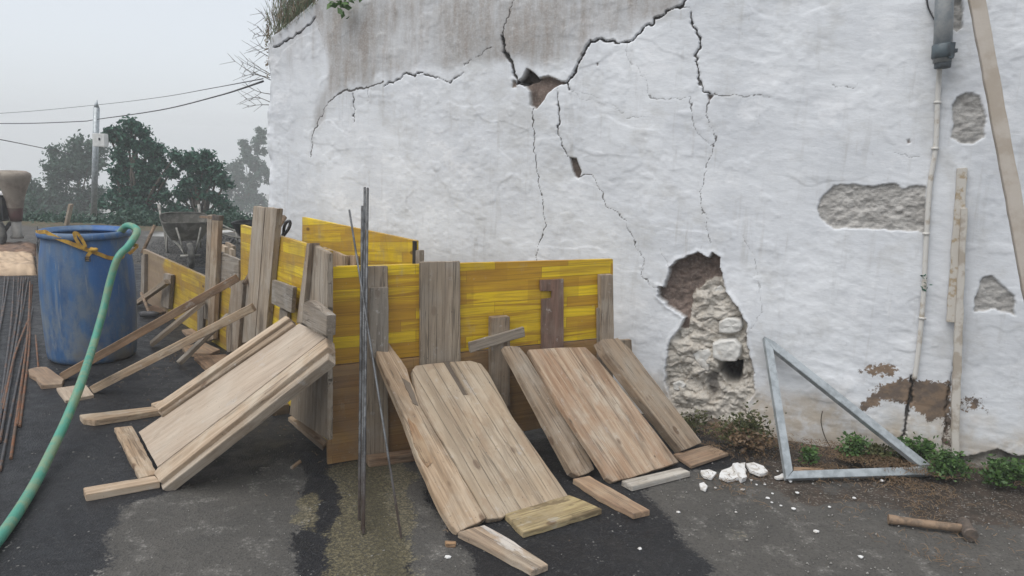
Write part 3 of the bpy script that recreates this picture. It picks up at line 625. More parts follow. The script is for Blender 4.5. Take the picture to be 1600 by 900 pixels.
# ================================================================== SETTING: ground
def gpoly(px): return [tuple(G(x, y).xy) for x, y in px]
def build_ground():
    x = np.concatenate([[-260, -150, -80, -45, -30, -22], np.arange(-18, -5.2, .4), np.arange(-5.2, 3.6, .018), np.arange(3.7, 9, .4), [10, 14, 22, 40, 90, 160, 260]])
    y = np.concatenate([[-60, -30, -15, -6, -2, 0, .6, 1.0], np.arange(1.3, 7.2, .018), np.arange(7.25, 17, .09), np.arange(17.5, 40, 1.5), [45, 55, 70, 90, 130, 200, 300]])
    X, Y = np.meshgrid(x, y, indexing='ij')
    n = lambda s, o=4, sd=0: fbm(X * s + 500, Y * s + 500, o, sd) - .5
    Z = n(.6, 3, 1) * .02 * sst(Y, 1, 4) + n(9, 3, 2) * .004 + n(45, 3, 3) * .004
    Z = Z - sst(Y, 13.1, 25) * 5.5 - sst(Y, 26, 90) * 14
    dry = np.full(X.shape, -9.0)
    for px in [[(150,930),(155,880),(168,830),(185,790),(262,768),(320,757),(400,742),(440,715),(478,730),(500,745),(478,770),(488,800),(458,830),(452,860),(470,880),(462,930)],
               [(606,738),(622,722),(655,728),(660,770),(676,800),(690,835),(735,872),(760,930),(668,930),(650,880),(632,820),(612,780)],
               [(985,766),(1090,735),(1250,740),(1700,700),(1700,1000),(1130,1000),(1100,880),(1060,820),(1020,785)]]:
        dry = np.maximum(dry, sdf(X, Y, gpoly(px)))
    dry = np.maximum(dry, sdf(X, Y, [(-60, 9.2), (20, 9.2), (20, 40), (-60, 40)]) * .5)
    dry = sst(dry + n(3.5, 4, 5) * .16, -.09, .09)
    yb = sdf(X, Y, gpoly([(520,728),(560,716),(628,716),(645,760),(655,820),(668,930),(512,930),(508,850),(516,780)])) ; yb = sst(yb + n(5, 4, 6) * .16, -.08, .10)
    yb = np.maximum(yb, .75 * sst(sdf(X, Y, gpoly([(470,770),(500,745),(520,800),(500,840),(440,820)])) + n(8, 4, 16) * .2, -.02, .1))
    yb = np.maximum(yb, .5 * sst(sdf(X, Y, gpoly([(1040,745),(1110,790),(1200,840),(1140,850),(1060,790)])) + n(5, 4, 17) * .35, -.05, .12))
    du = (X - W0.x) * WN.x + (Y - W0.y) * WN.y; al = (X - W0.x) * WU.x + (Y - W0.y) * WU.y
    soil = sst(.85 - du + n(3, 4, 7) * .8, 0, .5) * sst(al, 3.2, 4.1)
    soil = np.maximum(soil, sst(.22 - du + n(4, 4, 8) * .2, 0, .15) * sst(al, 0, 1))
    soil = np.where(du < -.5, 0, soil)
    Z = Z + sst(.30 - du, 0, .32) * sst(al, 3.6, 4.4) * (.008 + np.abs(n(8, 4, 9)) * .03) * (al < 9)
    verge = sst(Y + n(.8, 3, 10) * .5, 12.5, 12.7); line = sst(sdf(X, Y, gpoly([(231,367),(330,361),(420,356),(420,359),(330,365),(232,371)])) , -.01, .02)
    V = np.stack([X, Y, Z], -1).reshape(-1, 3); nx, ny = X.shape; idx = np.arange(nx * ny).reshape(nx, ny)
    F = np.stack([idx[:-1, :-1], idx[1:, :-1], idx[1:, 1:], idx[:-1, 1:]], -1).reshape(-1, 4)
    streak = sst(sdf(X, Y, gpoly([(560,730),(572,730),(600,800),(640,930),(610,930),(580,830)])) + n(9, 3, 12) * .1, -.05, .05)
    return V, F, {'ga': np.stack([dry, yb, soil], -1).reshape(-1, 3), 'gb': np.stack([verge, line, streak], -1).reshape(-1, 3)}
def groundmat():
    s = NT('wet_and_dry_asphalt'); o = s.obj(False)
    def att(nm): return s.n('SeparateColor', {0: s.n('Attribute', attribute_name=nm).outputs['Color']}).outputs
    a, b = att('ga'), att('gb')
    n1 = s.noise(o, 1.6, 5, .6); n2 = s.noise(o, 9, 5, .65); n3 = s.noise(o, 60, 4, .7); n4 = s.noise(o, 190, 3, .6)
    vor = s.n('TexVoronoi', {'Vector': o, 'Scale': 130.0}, feature='F1'); agg = s.n('SeparateColor', {0: vor.outputs['Color']}).outputs[0]
    jit = s.math('MULTIPLY', s.math('ADD', s.math('SUBTRACT', n2, .5), s.math('SUBTRACT', n3, .5)), 1.1)
    dry = s.rmp(s.math('ADD', a[0], jit), .38, .62)
    wetc = s.mix(s.rmp(n1, .35, .65), (.011, .0115, .014), (.018, .0185, .0205)); wetc = s.mix(s.rmp(agg, .75, .95, 0, .55), wetc, (.045, .045, .046))
    dryc = s.mix(s.rmp(n1, .35, .65), (.068, .065, .060), (.093, .087, .079)); dryc = s.mix(s.rmp(n3, .45, .7, 0, .6), dryc, (.105, .099, .091)); dryc = s.mix(s.rmp(agg, .6, .95, 0, .5), dryc, (.04, .039, .037))
    dryc = s.mix(s.math('MULTIPLY', s.rmp(n2, .52, .64), s.rmp(n3, .5, .6, .2, .8)), dryc, (.20, .19, .175))
    c = s.mix(dry, wetc, dryc)
    yb = s.rmp(s.math('ADD', a[1], s.math('MULTIPLY', jit, .85)), .42, .60)
    ybc = s.mix(s.rmp(n3, .42, .6), (.115, .098, .055), (.225, .195, .115)); ybc = s.mix(s.rmp(agg, .55, .8, 0, .8), ybc, (.06, .055, .038)); ybc = s.mix(s.math('MULTIPLY', b[2], .65), ybc, (.075, .066, .035))
    c = s.mix(s.math('MULTIPLY', yb, .62), c, ybc)
    soil = s.rmp(s.math('ADD', a[2], jit), .35, .62)
    sc = s.mix(s.rmp(n2, .35, .65), (.038, .031, .025), (.066, .050, .039)); sc = s.mix(s.rmp(n3, .55, .68), sc, (.125, .096, .072)); sc = s.mix(s.rmp(agg, .85, .95, 0, .7), sc, (.20, .185, .165))
    c = s.mix(soil, c, sc)
    # scattered light grit
    c = s.mix(s.math('MULTIPLY', s.rmp(agg, .97, .985), s.rmp(n2, .52, .62)), c, (.22, .215, .20))
    c = s.mix(b[0], c, s.mix(s.rmp(n2, .4, .6), (.12, .085, .055), (.07, .075, .04)))
    c = s.mix(s.math('MULTIPLY', b[1], .8), c, (.55, .55, .53))
    wetr = s.rmp(n2, .35, .65, .42, .66)
    rz = s.n('Mix', {0: s.math('MAXIMUM', dry, soil), 2: wetr, 3: .88}, data_type='FLOAT').outputs[0]
    rz = s.n('Mix', {0: yb, 2: rz, 3: .75}, data_type='FLOAT').outputs[0]
    h = s.math('ADD', s.math('MULTIPLY', vor.outputs['Distance'], .6), s.math('ADD', s.math('MULTIPLY', n4, .5), s.math('MULTIPLY', n3, .5)))
    s.set(s.p.inputs['Specular IOR Level'], .32)
    return s.out(Base_Color=c, Roughness=rz, Normal=s.bump(h, .6, .006))
M['ground'] = groundmat()
gV, gF, gA = build_ground()
tag(from_np('ground', gV, gF, M['ground'], None, True, gA), kind='structure')
del gV, gF, gA
# hillside fading into the fog behind the trees is part of the falling ground sheet

# ------------------------------------------------------------------ foliage
def leaves_np(cent, size, rng, flat=0.0, aspect=.5):
    n = len(cent); a = rng.normal(size=(n, 3)); a[:, 2] *= (1 - flat); a /= np.linalg.norm(a, axis=1)[:, None]
    b = rng.normal(size=(n, 3)); b -= (b * a).sum(1)[:, None] * a; b /= np.linalg.norm(b, axis=1)[:, None]
    s = (size * rng.uniform(.6, 1.3, n))[:, None]; nn = np.cross(a, b)
    p0 = cent - a * s; p1 = cent + b * s * aspect + nn * s * .15; p2 = cent + a * s; p3 = cent - b * s * aspect + nn * s * .15
    V = np.stack([p0, p1, p2, p3], 1).reshape(-1, 3); F = np.arange(4 * n).reshape(n, 4); return V, F
def lumpy(blobs, rng, k=4):
    out = []
    for c, r, w_ in blobs:
        out.append((c, tuple(x * .72 for x in r), w_ * .8))
        for _ in range(k):
            d = rng.normal(size=3); d /= np.linalg.norm(d); f = rng.uniform(.28, .48)
            out.append((tuple(np.array(c) + d * np.array(r) * rng.uniform(.75, 1.05)), tuple(x * f for x in r), w_ * 1.3))
    return out
def blob_pts(blobs, n, rng, twig=.14, pert=34):
    """clumpy points in a union of ellipsoids (c, (rx,ry,rz), weight)"""
    w_ = np.array([b[2] * b[1][0] * b[1][2] for b in blobs]); w_ = w_ / w_.sum(); out = []
    for b, ww in zip(blobs, w_):
        k = max(3, int(n * ww / pert)); d = rng.normal(size=(k, 3)); d /= np.linalg.norm(d, axis=1)[:, None]
        r = rng.uniform(.25, 1.0, k) ** .45; r *= 1 + .22 * (rng.random(k) - .3)
        c = np.array(b[0]) + d * r[:, None] * np.array(b[1])
        tw = twig * rng.uniform(.5, 1.3, k)
        p = np.repeat(c, pert, 0) + rng.normal(size=(k * pert, 3)) * np.repeat(tw, pert)[:, None] * np.array([1, 1, .7]); out.append(p)
    return np.concatenate(out)
def tree(name, base, blobs, n, size, mat, label, cat='tree', group=None, seed=1, trunk=.08, twig=.14, limbs=True):
    rng = np.random.default_rng(seed); t = thing(name, base, label, cat, group)
    V, F = leaves_np(blob_pts(lumpy(blobs, rng), n, rng, twig), size, rng)
    from_np('crown', V, F, mat, t)
    bm = bmesh.new(); r = random.Random(seed); cm = sum((Vector(b[0]) for b in blobs), Vector()) / len(blobs)
    fork = base.lerp(cm, .4); tube_bm(bm, [base - Vector((0, 0, .3)), base.lerp(fork, .5) + Vector((.05, 0, 0)), fork], [trunk, trunk * .85, trunk * .7], 8)
    for b in blobs:
        e = Vector(b[0]); m = fork.lerp(e, .5) + Vector((r.uniform(-.15, .15), r.uniform(-.15, .15), .1))
        tube_bm(bm, [fork, m, e, e + Vector((r.uniform(-.1, .1), 0, b[1][2] * .7))], [trunk * .6, trunk * .4, trunk * .25, trunk * .10], 6)
        for _ in range(4):
            d = Vector((r.uniform(-1, 1), r.uniform(-1, 1), r.uniform(-.3, 1))); tip = e + Vector((d.x * b[1][0], d.y * b[1][1], d.z * b[1][2])) * .8
            tube_bm(bm, [e, e.lerp(tip, .5) + Vector((0, 0, .04)), tip], [trunk * .18, trunk * .12, trunk * .05], 5)
    from_bm('trunk', bm, M['bark'], t); return t
def B(px, py, y, rpx, rpy, wgt=1.0, ry=None):
    c = aty(px, py, y); k = y / FPX; return (tuple(c), (rpx * k, ry or rpx * k * .8, rpy * k), wgt)
def gz(y): 
    t = min(max((y - 13.1) / 11.9, 0), 1); return -5.5 * t * t * (3 - 2 * t)
def tbase(px, y): p = aty(px, 340, y); p.z = gz(y) ; return p
tree('broadleaf_tree', tbase(205, 17), [B(186,238,17,9,11,1.2), B(196,262,17,12,12,1), B(181,272,17,11,14,1), B(205,288,17,16,18,1), B(222,262,17,10,11,1.1), B(230,284,17,12,14,1), B(184,300,17,12,16,1), B(198,218,17,6,7,1.4), B(203,193,17,6,4,2), B(213,200,17,6,4,2), B(221,208,17,5,5,1.8), B(212,232,17,7,8,1.3), B(232,222,17,4,9,1.8), B(238,238,17,6,7,1.5), B(247,232,17,4,4,2), B(250,254,17,6,5,1.6), B(240,262,17,6,6,1.4), B(246,286,17,8,9,1.2), B(258,306,17,10,12,1.1), B(200,326,17,34,16,1), B(240,330,17,28,13,1), B(274,243,17,4,4,2), B(268,268,17,3,6,1.6), B(182,206,17,8,4,1.7), B(172,214,17,5,4,1.7), B(228,305,17,16,12,1)],
     10500, .052, M['leafd'], 'tall dark tree with ragged branch tips behind the drum and metal pole', seed=2, twig=.07)
tree('broadleaf_tree', tbase(310, 17), [B(300,243,17,8,5,1.6), B(312,250,17,8,6,1.4), B(322,243,17,6,4,1.8), B(291,256,17,6,5,1.5), B(300,264,17,9,6,1.3), B(318,266,17,9,6,1.3), B(334,260,17,6,4,1.7), B(341,274,17,7,5,1.5), B(350,288,17,7,5,1.5), B(328,284,17,8,7,1.3), B(308,284,17,9,8,1.2), B(292,284,17,7,7,1.3), B(285,304,17,9,8,1.2), B(305,306,17,10,9,1.1), B(326,306,17,10,7,1.2), B(345,312,17,9,6,1.3), B(356,326,17,7,5,1.4), B(300,336,17,24,10,1), B(335,338,17,20,8,1), B(272,328,17,12,12,1)],
     7000, .052, M['leafd'], 'dark round-crowned tree behind the wheelbarrow', seed=3, twig=.07)
tree('broadleaf_tree', tbase(105, 32), [B(105,270,32,36,34), B(75,300,32,36,34), B(130,250,32,26,30), B(60,325,32,36,26), B(140,315,32,32,36), B(100,330,32,48,24), B(145,235,32,14,20,.7)],
     17000, .085, M['leafm'], 'misty greyish green tree at left between mixer and metal pole', seed=4)
tree('broadleaf_tree', tbase(385, 65), [B(392,238,65,16,18,1), B(372,262,65,14,16,1), B(405,225,65,12,14,1), B(408,270,65,18,24,1), B(385,290,65,22,22,1), B(362,300,65,14,18,1), B(352,282,65,6,8,1.3), B(400,320,65,30,18,1), B(365,325,65,22,12,1), B(380,226,65,6,8,1.4), B(410,208,65,8,7,1.3)],
     12000, .15, M['leafm'], 'pale fog-faded tree beside the left end of the white wall', seed=5)
tree('broadleaf_tree', tbase(20, 24), [B(10,315,24,30,30), B(-30,300,24,34,40), B(40,330,24,30,22), B(-60,260,24,40,60)],
     9000, .07, M['leafm'], 'fog-faded tree at the far left edge behind the mixer', seed=6)
# low hedge growth under the trees, past the road
rng = np.random.default_rng(8)
hb = [B(x, 350 + (x % 7) - 3, 13.5, 20, 9, 1, .25) for x in range(-60, 440, 22)]
V, F = leaves_np(blob_pts(hb, 14000, rng, .1), .04, rng)
tag(from_np('undergrowth', V, F, M['leafm']), 'mixed green undergrowth along the far side of the road', 'undergrowth', kind='stuff')
# sprig of fresh green by the end of the wall
def plant(name, base, n, spread, hgt, size, mat, label, seed, cat='plant', group=None, stems=7, smat=None):
    rng = np.random.default_rng(seed); t = thing(name, base, label, cat, group); r = random.Random(seed)
    bl = [((base.x + r.uniform(-.7, .7) * spread[0], base.y + r.uniform(-.7, .7) * spread[1], base.z + hgt * r.uniform(.3, .75)), (spread[0] * .4, spread[1] * .5, hgt * .35), 1) for _ in range(7)]
    pts = blob_pts(bl, n, rng, min(spread[0], hgt) * .26, 9); pts[:, 2] = np.maximum(pts[:, 2], base.z + .005)
    dd = (pts[:, 0] - W0.x) * WN.x + (pts[:, 1] - W0.y) * WN.y
    if spread[0] < .5: k = np.maximum(0, .015 - dd); pts[:, 0] += k * WN.x; pts[:, 1] += k * WN.y
    V, F = leaves_np(pts, size, rng, .3, .55); from_np('foliage', V, F, mat, t)
    bm = bmesh.new()
    for i in range(stems):
        e = Vector(bl[i % 7][0]) + Vector((r.uniform(-1, 1) * spread[0] * .3, r.uniform(-1, 1) * spread[1] * .2, hgt * .2))
        tube_bm(bm, [base + Vector((r.uniform(-.3, .3) * spread[0], 0, -.01)), base.lerp(e, .5) + Vector((0, 0, .02)), e], [.004, .003, .0015], 5)
    from_bm('stem', bm, smat or M['bark'], t); return t

# ================================================================== FORMWORK
TH = .027
fr = thing('timber_formwork', FA, 'yellow and brown board formwork with vertical battens facing the camera', 'formwork')
pslab('panel', [(512,417),(958,405),(958,526),(512,571)], FP, TH, M['yel'], parent=fr, jit=.0006, bev=.0015)['label'] = 'bright yellow upper panel'
pslab('panel', [(512,573),(958,528),(958,650),(512,726)], off(FP, .004), TH, M['brn'], parent=fr, jit=.0008, bev=.0015)['label'] = 'stained brown lower panel'
def FB_(px, d, t, mat, **k): return pslab('batten', px, off(FP, d), t, M[mat], parent=fr, **k)
V_ = ((600, 420), (600, 700))
FB_([(571,417),(606,416),(607,712),(569,716)], .030, .024, 'greys', grain=V_)
FB_([(578,450),(607,449),(607,560),(578,560)], .055, .023, 'grey', grain=V_)
FB_([(657,410),(719,408),(720,600),(657,604)], .030, .024, 'greys', grain=V_)
FB_([(768,497),(797,495),(797,655),(768,662)], .050, .045, 'aged', grain=V_)
FB_([(733,536),(819,511),(821,526),(735,552)], .076, .022, 'grey')
FB_([(845,438),(881,436),(881,560),(847,562),(847,468),(863,466),(863,455),(845,455)], .024, .018, 'red', grain=V_)
FB_([(939,430),(958,429),(960,545),(940,560)], .045, .04, 'aged', grain=V_)
FB_([(934,482),(941,481),(960,600),(958,660),(936,664)], .026, .02, 'grey', grain=V_)
b_ = onp(569, 722, FP); b_.z = .022; c_ = onp(665, 706, FP); c_.z = .022
beam('kicker_board', b_ + FP[1] * .07, c_ + FP[1] * .07, .07, .04, M['brown'], fr)
pslab('board_end', [(956,533),(987,531),(989,562),(958,570)], off(FP, -.05), .03, M['aged'], parent=fr)

sr = thing('timber_formwork', onp(440, 560, LP), 'long yellow board formwork running back beside the ramp and road', 'formwork')
def FS(nm, px, d, t, mat, **k): return pslab(nm, px, off(FL, d), t, M[mat], parent=sr, **k)
def SB(nm, px, d, t, mat, **k): return pslab(nm, px, off(LP, d), t, M[mat], parent=sr, **k)
SB('panel', [(376,351),(480,382),(512,392),(512,560),(376,478)], 0, TH, 'yel2', jit=.0006, bev=.0015)
SB('panel', [(373,407),(512,470),(512,690),(373,560)], -.03, TH, 'yel2', jit=.0006, bev=.0015)
FS('panel', [(223,389),(321,433),(390,464),(390,572),(343,547),(284,508),(223,470)], 0, TH, 'yelw', jit=.0006, bev=.0015)['label'] = 'panel worn bare at its far end'
FS('panel', [(337,391),(373,406),(373,446),(336,440)], .012, .022, 'grey')['label'] = 'grey weathered panel piece'
W_ = ((396, 330), (385, 530))
SB('batten', [(396,322),(414,324),(398,532),(378,536)], .032, .030, 'greyp', grain=W_)
SB('batten', [(415,324),(433,326),(415,520),(399,530)], .036, .034, 'greyp', grain=W_)
SB('batten', [(479,380),(484,380),(472,505),(463,505)], .055, .05, 'aged', grain=W_)
SB('batten', [(485,380),(512,396),(512,688),(452,648),(457,606),(468,508)], .03, .026, 'greys', grain=((490, 390), (482, 640)))
SB('batten', [(425,437),(458,449),(455,489),(424,474)], .05, .022, 'grey')
SB('batten', [(437,480),(449,488),(447,520),(434,515)], .026, .02, 'grey', grain=W_)
SB('batten', [(362,441),(381,437),(371,547),(349,553)], .05, .045, 'aged', grain=W_)
FS('batten', [(331,344),(341,343),(333,530),(323,534)], .05, .035, 'tan', grain=W_)
FS('batten', [(324,336),(331,335),(325,500),(318,498)], .04, .03, 'aged', grain=W_)
FS('batten', [(256,427),(267,430),(263,483),(250,478)], .04, .035, 'grey', grain=W_)
FS('batten', [(221,399),(226,397),(225,470),(219,470)], .03, .03, 'grey', grain=W_)
FS('batten', [(308,470),(319,462),(316,528),(308,520)], .02, .02, 'grey', grain=W_)
pslab('kicker_board', [(450,652),(460,648),(512,688),(504,698)], GP(.025), .024, M['aged'], parent=sr, jit=.002)

rr = thing('timber_formwork', onp(560, 420, RP), 'rear yellow board panel standing close to the white wall behind the rods', 'formwork')
pslab('panel', [(472,339),(648,376),(648,470),(472,450)], RP, TH, M['yel2'], parent=rr, jit=.0006, bev=.0015)
lo = [onp(472,450,RP), onp(648,470,RP)]
q = [lo[0].copy(), lo[1].copy()]; q2 = [Vector((lo[1].x, lo[1].y, .01)), Vector((lo[0].x, lo[0].y, .01))]
slab('panel', [q[0] + RP[1] * .004, q[1] + RP[1] * .004, q2[0] + RP[1] * .004, q2[1] + RP[1] * .004], RP[1], TH, M['brn'], rr, jit=.0006, bev=.0015)
pslab('batten', [(541,399),(556,400),(556,470),(541,470)], off(RP, .03), .025, M['tan'], parent=rr, grain=((545, 400), (545, 460)))
pslab('batten', [(503,386),(540,400),(540,470),(503,470)], off(RP, .06), .022, M['tan'], parent=rr)['label'] = 'tan board laid across'
pslab('batten', [(644,376),(649,377),(649,470),(644,470)], off(RP, .012), .012, M['blackp'], parent=rr, grain=((646, 380), (646, 440)))
pslab('batten', [(649,391),(656,391),(656,470),(649,470)], off(RP, .03), .03, M['grey'], parent=rr, grain=((646, 380), (646, 440)))
# short offcuts stacked behind the long formwork
for i, (px, mt) in enumerate([([(345,382),(357,386),(356,404),(344,400)], 'tan'), ([(358,388),(366,390),(366,408),(357,405)], 'tan'), ([(352,378),(374,384),(374,392),(352,386)], 'aged')]):
    d = -.35 - .2 * i
    P = [onp(x, y, off(FL, d)) for x, y in px]; P[2].z = P[3].z = 0.01
    tag(slab('timber_offcut', P, LP[1], .03, M[mt], grain=Vector((0, 0, 1))), ['tan board end standing leftmost behind the grey formwork piece', 'second tan board end behind the grey formwork piece', 'crosswise brown board end behind the grey formwork piece'][i], 'offcut', 'board ends behind the formwork')

# ================================================================== LEANING PLANKS AND RAMPS
def lean(g1, g2, top, tz, top_pl):
    """plane through two ground pixels (at height tz) and one top pixel on top_pl"""
    return plane3(G(*g1, tz), G(*g2, tz), onp(*top, top_pl))
LB = lean((716,832), (889,776), (705,567), .02, off(FP, .09))
ta = pslab('leaning_plank', [(583,537),(607,534),(636,576),(641,594),(647,607),(656,634),(760,809),(716,832),(706,822),(690,796),(653,716),(644,690),(630,652),(604,592)], LB, .036, M['tan'], grain=((620, 600), (735, 815)), jit=.0025)
tag(ta, 'long split-edged plank leaning at the left of the wide ramp, behind the thin rod', 'plank')
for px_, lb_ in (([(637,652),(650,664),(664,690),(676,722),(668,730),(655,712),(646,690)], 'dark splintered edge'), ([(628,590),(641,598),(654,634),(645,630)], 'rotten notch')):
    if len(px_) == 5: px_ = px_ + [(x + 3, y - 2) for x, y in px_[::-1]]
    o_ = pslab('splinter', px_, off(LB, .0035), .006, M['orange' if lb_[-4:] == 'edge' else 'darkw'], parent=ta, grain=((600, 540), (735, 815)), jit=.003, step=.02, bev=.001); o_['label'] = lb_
tb = thing('wide_ramp', onp(760, 808, LB), 'wide weathered plank ramp with rounded top corners leaning on the front formwork', 'ramp')
pslab('plank', [(644,578),(650,571),(672,568),(694,566),(724,617),(733,617),(703,565),(735,563),(752,568),(763,582),(801,651),(806,658),(889,776),(793,803),(785,809),(763,811),(657,633),(650,612)], off(LB, .002), .032, M['strips'], parent=tb, grain=((668, 570), (800, 790)), jit=.0012)
pslab('slot_board', [(692,564),(705,563),(736,620),(722,620)], off(LB, -.012), .012, M['darkw'], parent=tb, grain=((694, 566), (728, 620)))
LC = lean((957,751), (1061,723), (868,543), .02, off(FP, .12))
tc = pslab('ramp_board', [(826,546),(870,543),(915,542),(935,562),(965,598),(1061,722),(985,747),(957,753),(948,746),(940,732),(874,632)], LC, .032, M['reds'], grain=((870, 545), (1000, 740)), jit=.0012)
tag(tc, 'broad reddish-streaked board ramp between the grey strut and the right beam', 'ramp')
LC2 = lean((903,744), (929,733), (800,543), .03, off(FP, .13))
tag(pslab('leaning_plank', [(788,541),(800,540),(812,542),(824,556),(905,688),(920,712),(929,733),(918,740),(904,744),(893,738),(868,692),(830,620)], off(LC2, .012), .038, M['grey'] if False else M['aged'], grain=((800, 545), (915, 738)), jit=.002), 'narrow grey-brown plank leaning along the left edge of the right board ramp', 'plank')
LD = lean((1065,703), (1097,691), (955,528), .04, off(FP, .16))
tag(pslab('prop_beam', [(937,533),(945,529),(966,528),(985,545),(1097,691),(1066,704),(1046,680),(947,553)], LD, .055, M['aged'], grain=((950, 530), (1080, 698)), jit=.002), 'thick square beam propping the right end of the front formwork', 'beam')
# strut and dark bits under the right ramp
# left ramp
RL = lean((217,674), (246,729), (488,514), .03, off(LP, .10))
lr = thing('timber_ramp', onp(245, 729, RL), 'pale plank ramp with doubled side beams leaning on the long side formwork', 'ramp')
pslab('ramp_plank', [(216,675),(467,505),(509,527),(246,730)], RL, .03, M['pale'], parent=lr, grain=((217, 675), (467, 505)), jit=.0015)
pslab('side_beam', [(240,740),(246,731),(510,527),(512,542),(249,753)], off(RL, .024), .05, M['tan'], parent=lr, grain=((246, 731), (510, 527)), jit=.001)
pslab('side_beam', [(250,755),(513,545),(513,562),(254,765)], off(RL, .002), .045, M['greyp'], parent=lr, grain=((246, 731), (510, 527)), jit=.001)
pslab('side_beam', [(240,634),(446,493),(452,497),(248,641)], off(RL, .03), .045, M['tan'], parent=lr, grain=((240, 634), (446, 493)), jit=.001)
pslab('side_beam', [(246,643),(452,498),(459,507),(252,650)], off(RL, .012), .04, M['aged'], parent=lr, grain=((240, 634), (446, 493)), jit=.001)
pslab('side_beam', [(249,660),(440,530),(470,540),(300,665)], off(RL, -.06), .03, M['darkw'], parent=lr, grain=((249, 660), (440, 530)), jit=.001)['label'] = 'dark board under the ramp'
CL = off(LP, .13)
tag(pslab('cleat_block', [(473,474),(480,470),(487,473),(511,493),(510,525),(472,505)], CL, .04, M['grey'], jit=.002), 'short grey block standing on the top end of the pale ramp', 'block')
# braces to the long formwork
def brace(px0, z0, px1, d1, wd, th, mat, label, group=None, cat='brace', pl=None):
    A = G(*px0, z0); Bp = onp(*px1, off(pl or LP, d1)); dr = (Bp - A).normalized(); s_ = dr.cross(Vector((0, 0, 1))).normalized()
    return tag(beam('timber_brace', A, Bp, wd, th, M[mat], None, jit=.002), label, cat, group)
brace((98,588), .03, (371,434), .09, .05, .05, 'brown', 'brown square brace passing in front of the drum foot')
brace((146,608), .03, (396,480), .09, .055, .05, 'tan', 'light brace reaching from the small ground board to the tall double battens')
brace((236,538), .03, (319,470), .06, .10, .03, 'greyp', 'short wide board brace below the brown square brace', pl=FL)
brace((279,568), .03, (358,492), .06, .045, .03, 'grey', 'thin short strut crossing under the light brace')
brace((214,474), .03, (262,440), .08, .05, .04, 'greyp', 'short grey strut at the far end of the long formwork', pl=FL)
# ---------------- boards lying on the ground
def gboard(name, px, t, mat, label, cat='board', tilt=0, group=None, **k):
    return tag(pslab(name, px, GP(t), t * .96, M[mat], **k), label, cat, group)
gboard('ground_board', [(178,668),(206,665),(225,700),(246,740),(218,747),(197,705)], .028, 'tan', 'flat board butting the foot of the pale ramp', grain=((190, 668), (232, 744)), jit=.003)
gboard('ground_board', [(130,762),(242,743),(250,752),(134,773)], .035, 'tan', 'board end pointing left from the nearest corner of the pale ramp', jit=.002)
gboard('ground_board', [(124,648),(246,634),(251,641),(148,657),(130,655)], .035, 'tan', 'rough-ended board pointing left from the far side beam of the pale ramp', jit=.003)
gboard('timber_chip', [(236,630),(256,624),(262,628),(240,634)], .045, 'tan', 'tiny wood wedge under the far side beam of the pale ramp', 'wedge')
gboard('ground_board', [(44,577),(58,573),(73,573),(100,592),(97,600),(64,602),(56,590),(45,584)], .03, 'brown', 'broken reddish brown board at the foot of the drum', jit=.003)
gboard('ground_board', [(88,606),(133,600),(147,617),(102,626)], .022, 'pale', 'small pale square board under the green hose', jit=.0015)
gboard('ground_board', [(284,541),(320,535),(344,546),(330,552),(292,552)], .03, 'orange', 'split board lying between the braces', jit=.003)
gboard('ground_board', [(303,557),(352,553),(385,568),(370,585),(322,575)], .03, 'brown', 'rough broad board lying beside the far side of the pale ramp', jit=.004)
gboard('ground_board', [(284,515),(300,513),(312,521),(292,523)], .025, 'brown', 'small brown offcut at the foot of the yellow formwork', jit=.003)
gboard('ground_board', [(232,478),(252,476),(262,486),(240,490)], .025, 'brown', 'brown offcut beside the dark hammer', jit=.003)
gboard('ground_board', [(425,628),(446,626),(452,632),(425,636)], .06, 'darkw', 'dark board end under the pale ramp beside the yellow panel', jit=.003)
gboard('ground_board', [(788,803),(889,773),(915,783),(941,795),(880,814),(818,832),(806,822)], .028, 'moss', 'moss-stained board lying at the foot of the wide ramp', grain=((790, 803), (889, 773)), jit=.003)
gboard('ground_board', [(715,831),(757,820),(790,838),(857,882),(831,892),(770,858)], .028, 'splash', 'tapered board spattered white, nearest to the camera', grain=((735, 825), (845, 888)), jit=.003)
gboard('ground_board', [(895,748),(921,743),(965,768),(1016,797),(990,803),(935,775)], .028, 'orange', 'split narrow board lying below the right board ramp', grain=((908, 745), (1003, 800)), jit=.003)
gboard('ground_board', [(971,751),(1063,730),(1079,737),(988,760)], .028, 'whity', 'whitish board laid across the foot of the right board ramp', jit=.001)
gboard('ground_board', [(1052,709),(1108,695),(1139,708),(1080,728)], .018, 'brown', 'thin brown board at the foot of the square beam', jit=.001)
gboard('timber_chip', [(695,844),(713,845),(712,849),(697,849)], .02, 'orange', 'small wood chip left of the spattered board', 'wood chip')
gboard('timber_chip', [(453,729),(468,717),(471,720),(457,731)], .012, 'orange', 'orange wood sliver on the asphalt below the pale ramp', 'wood chip')

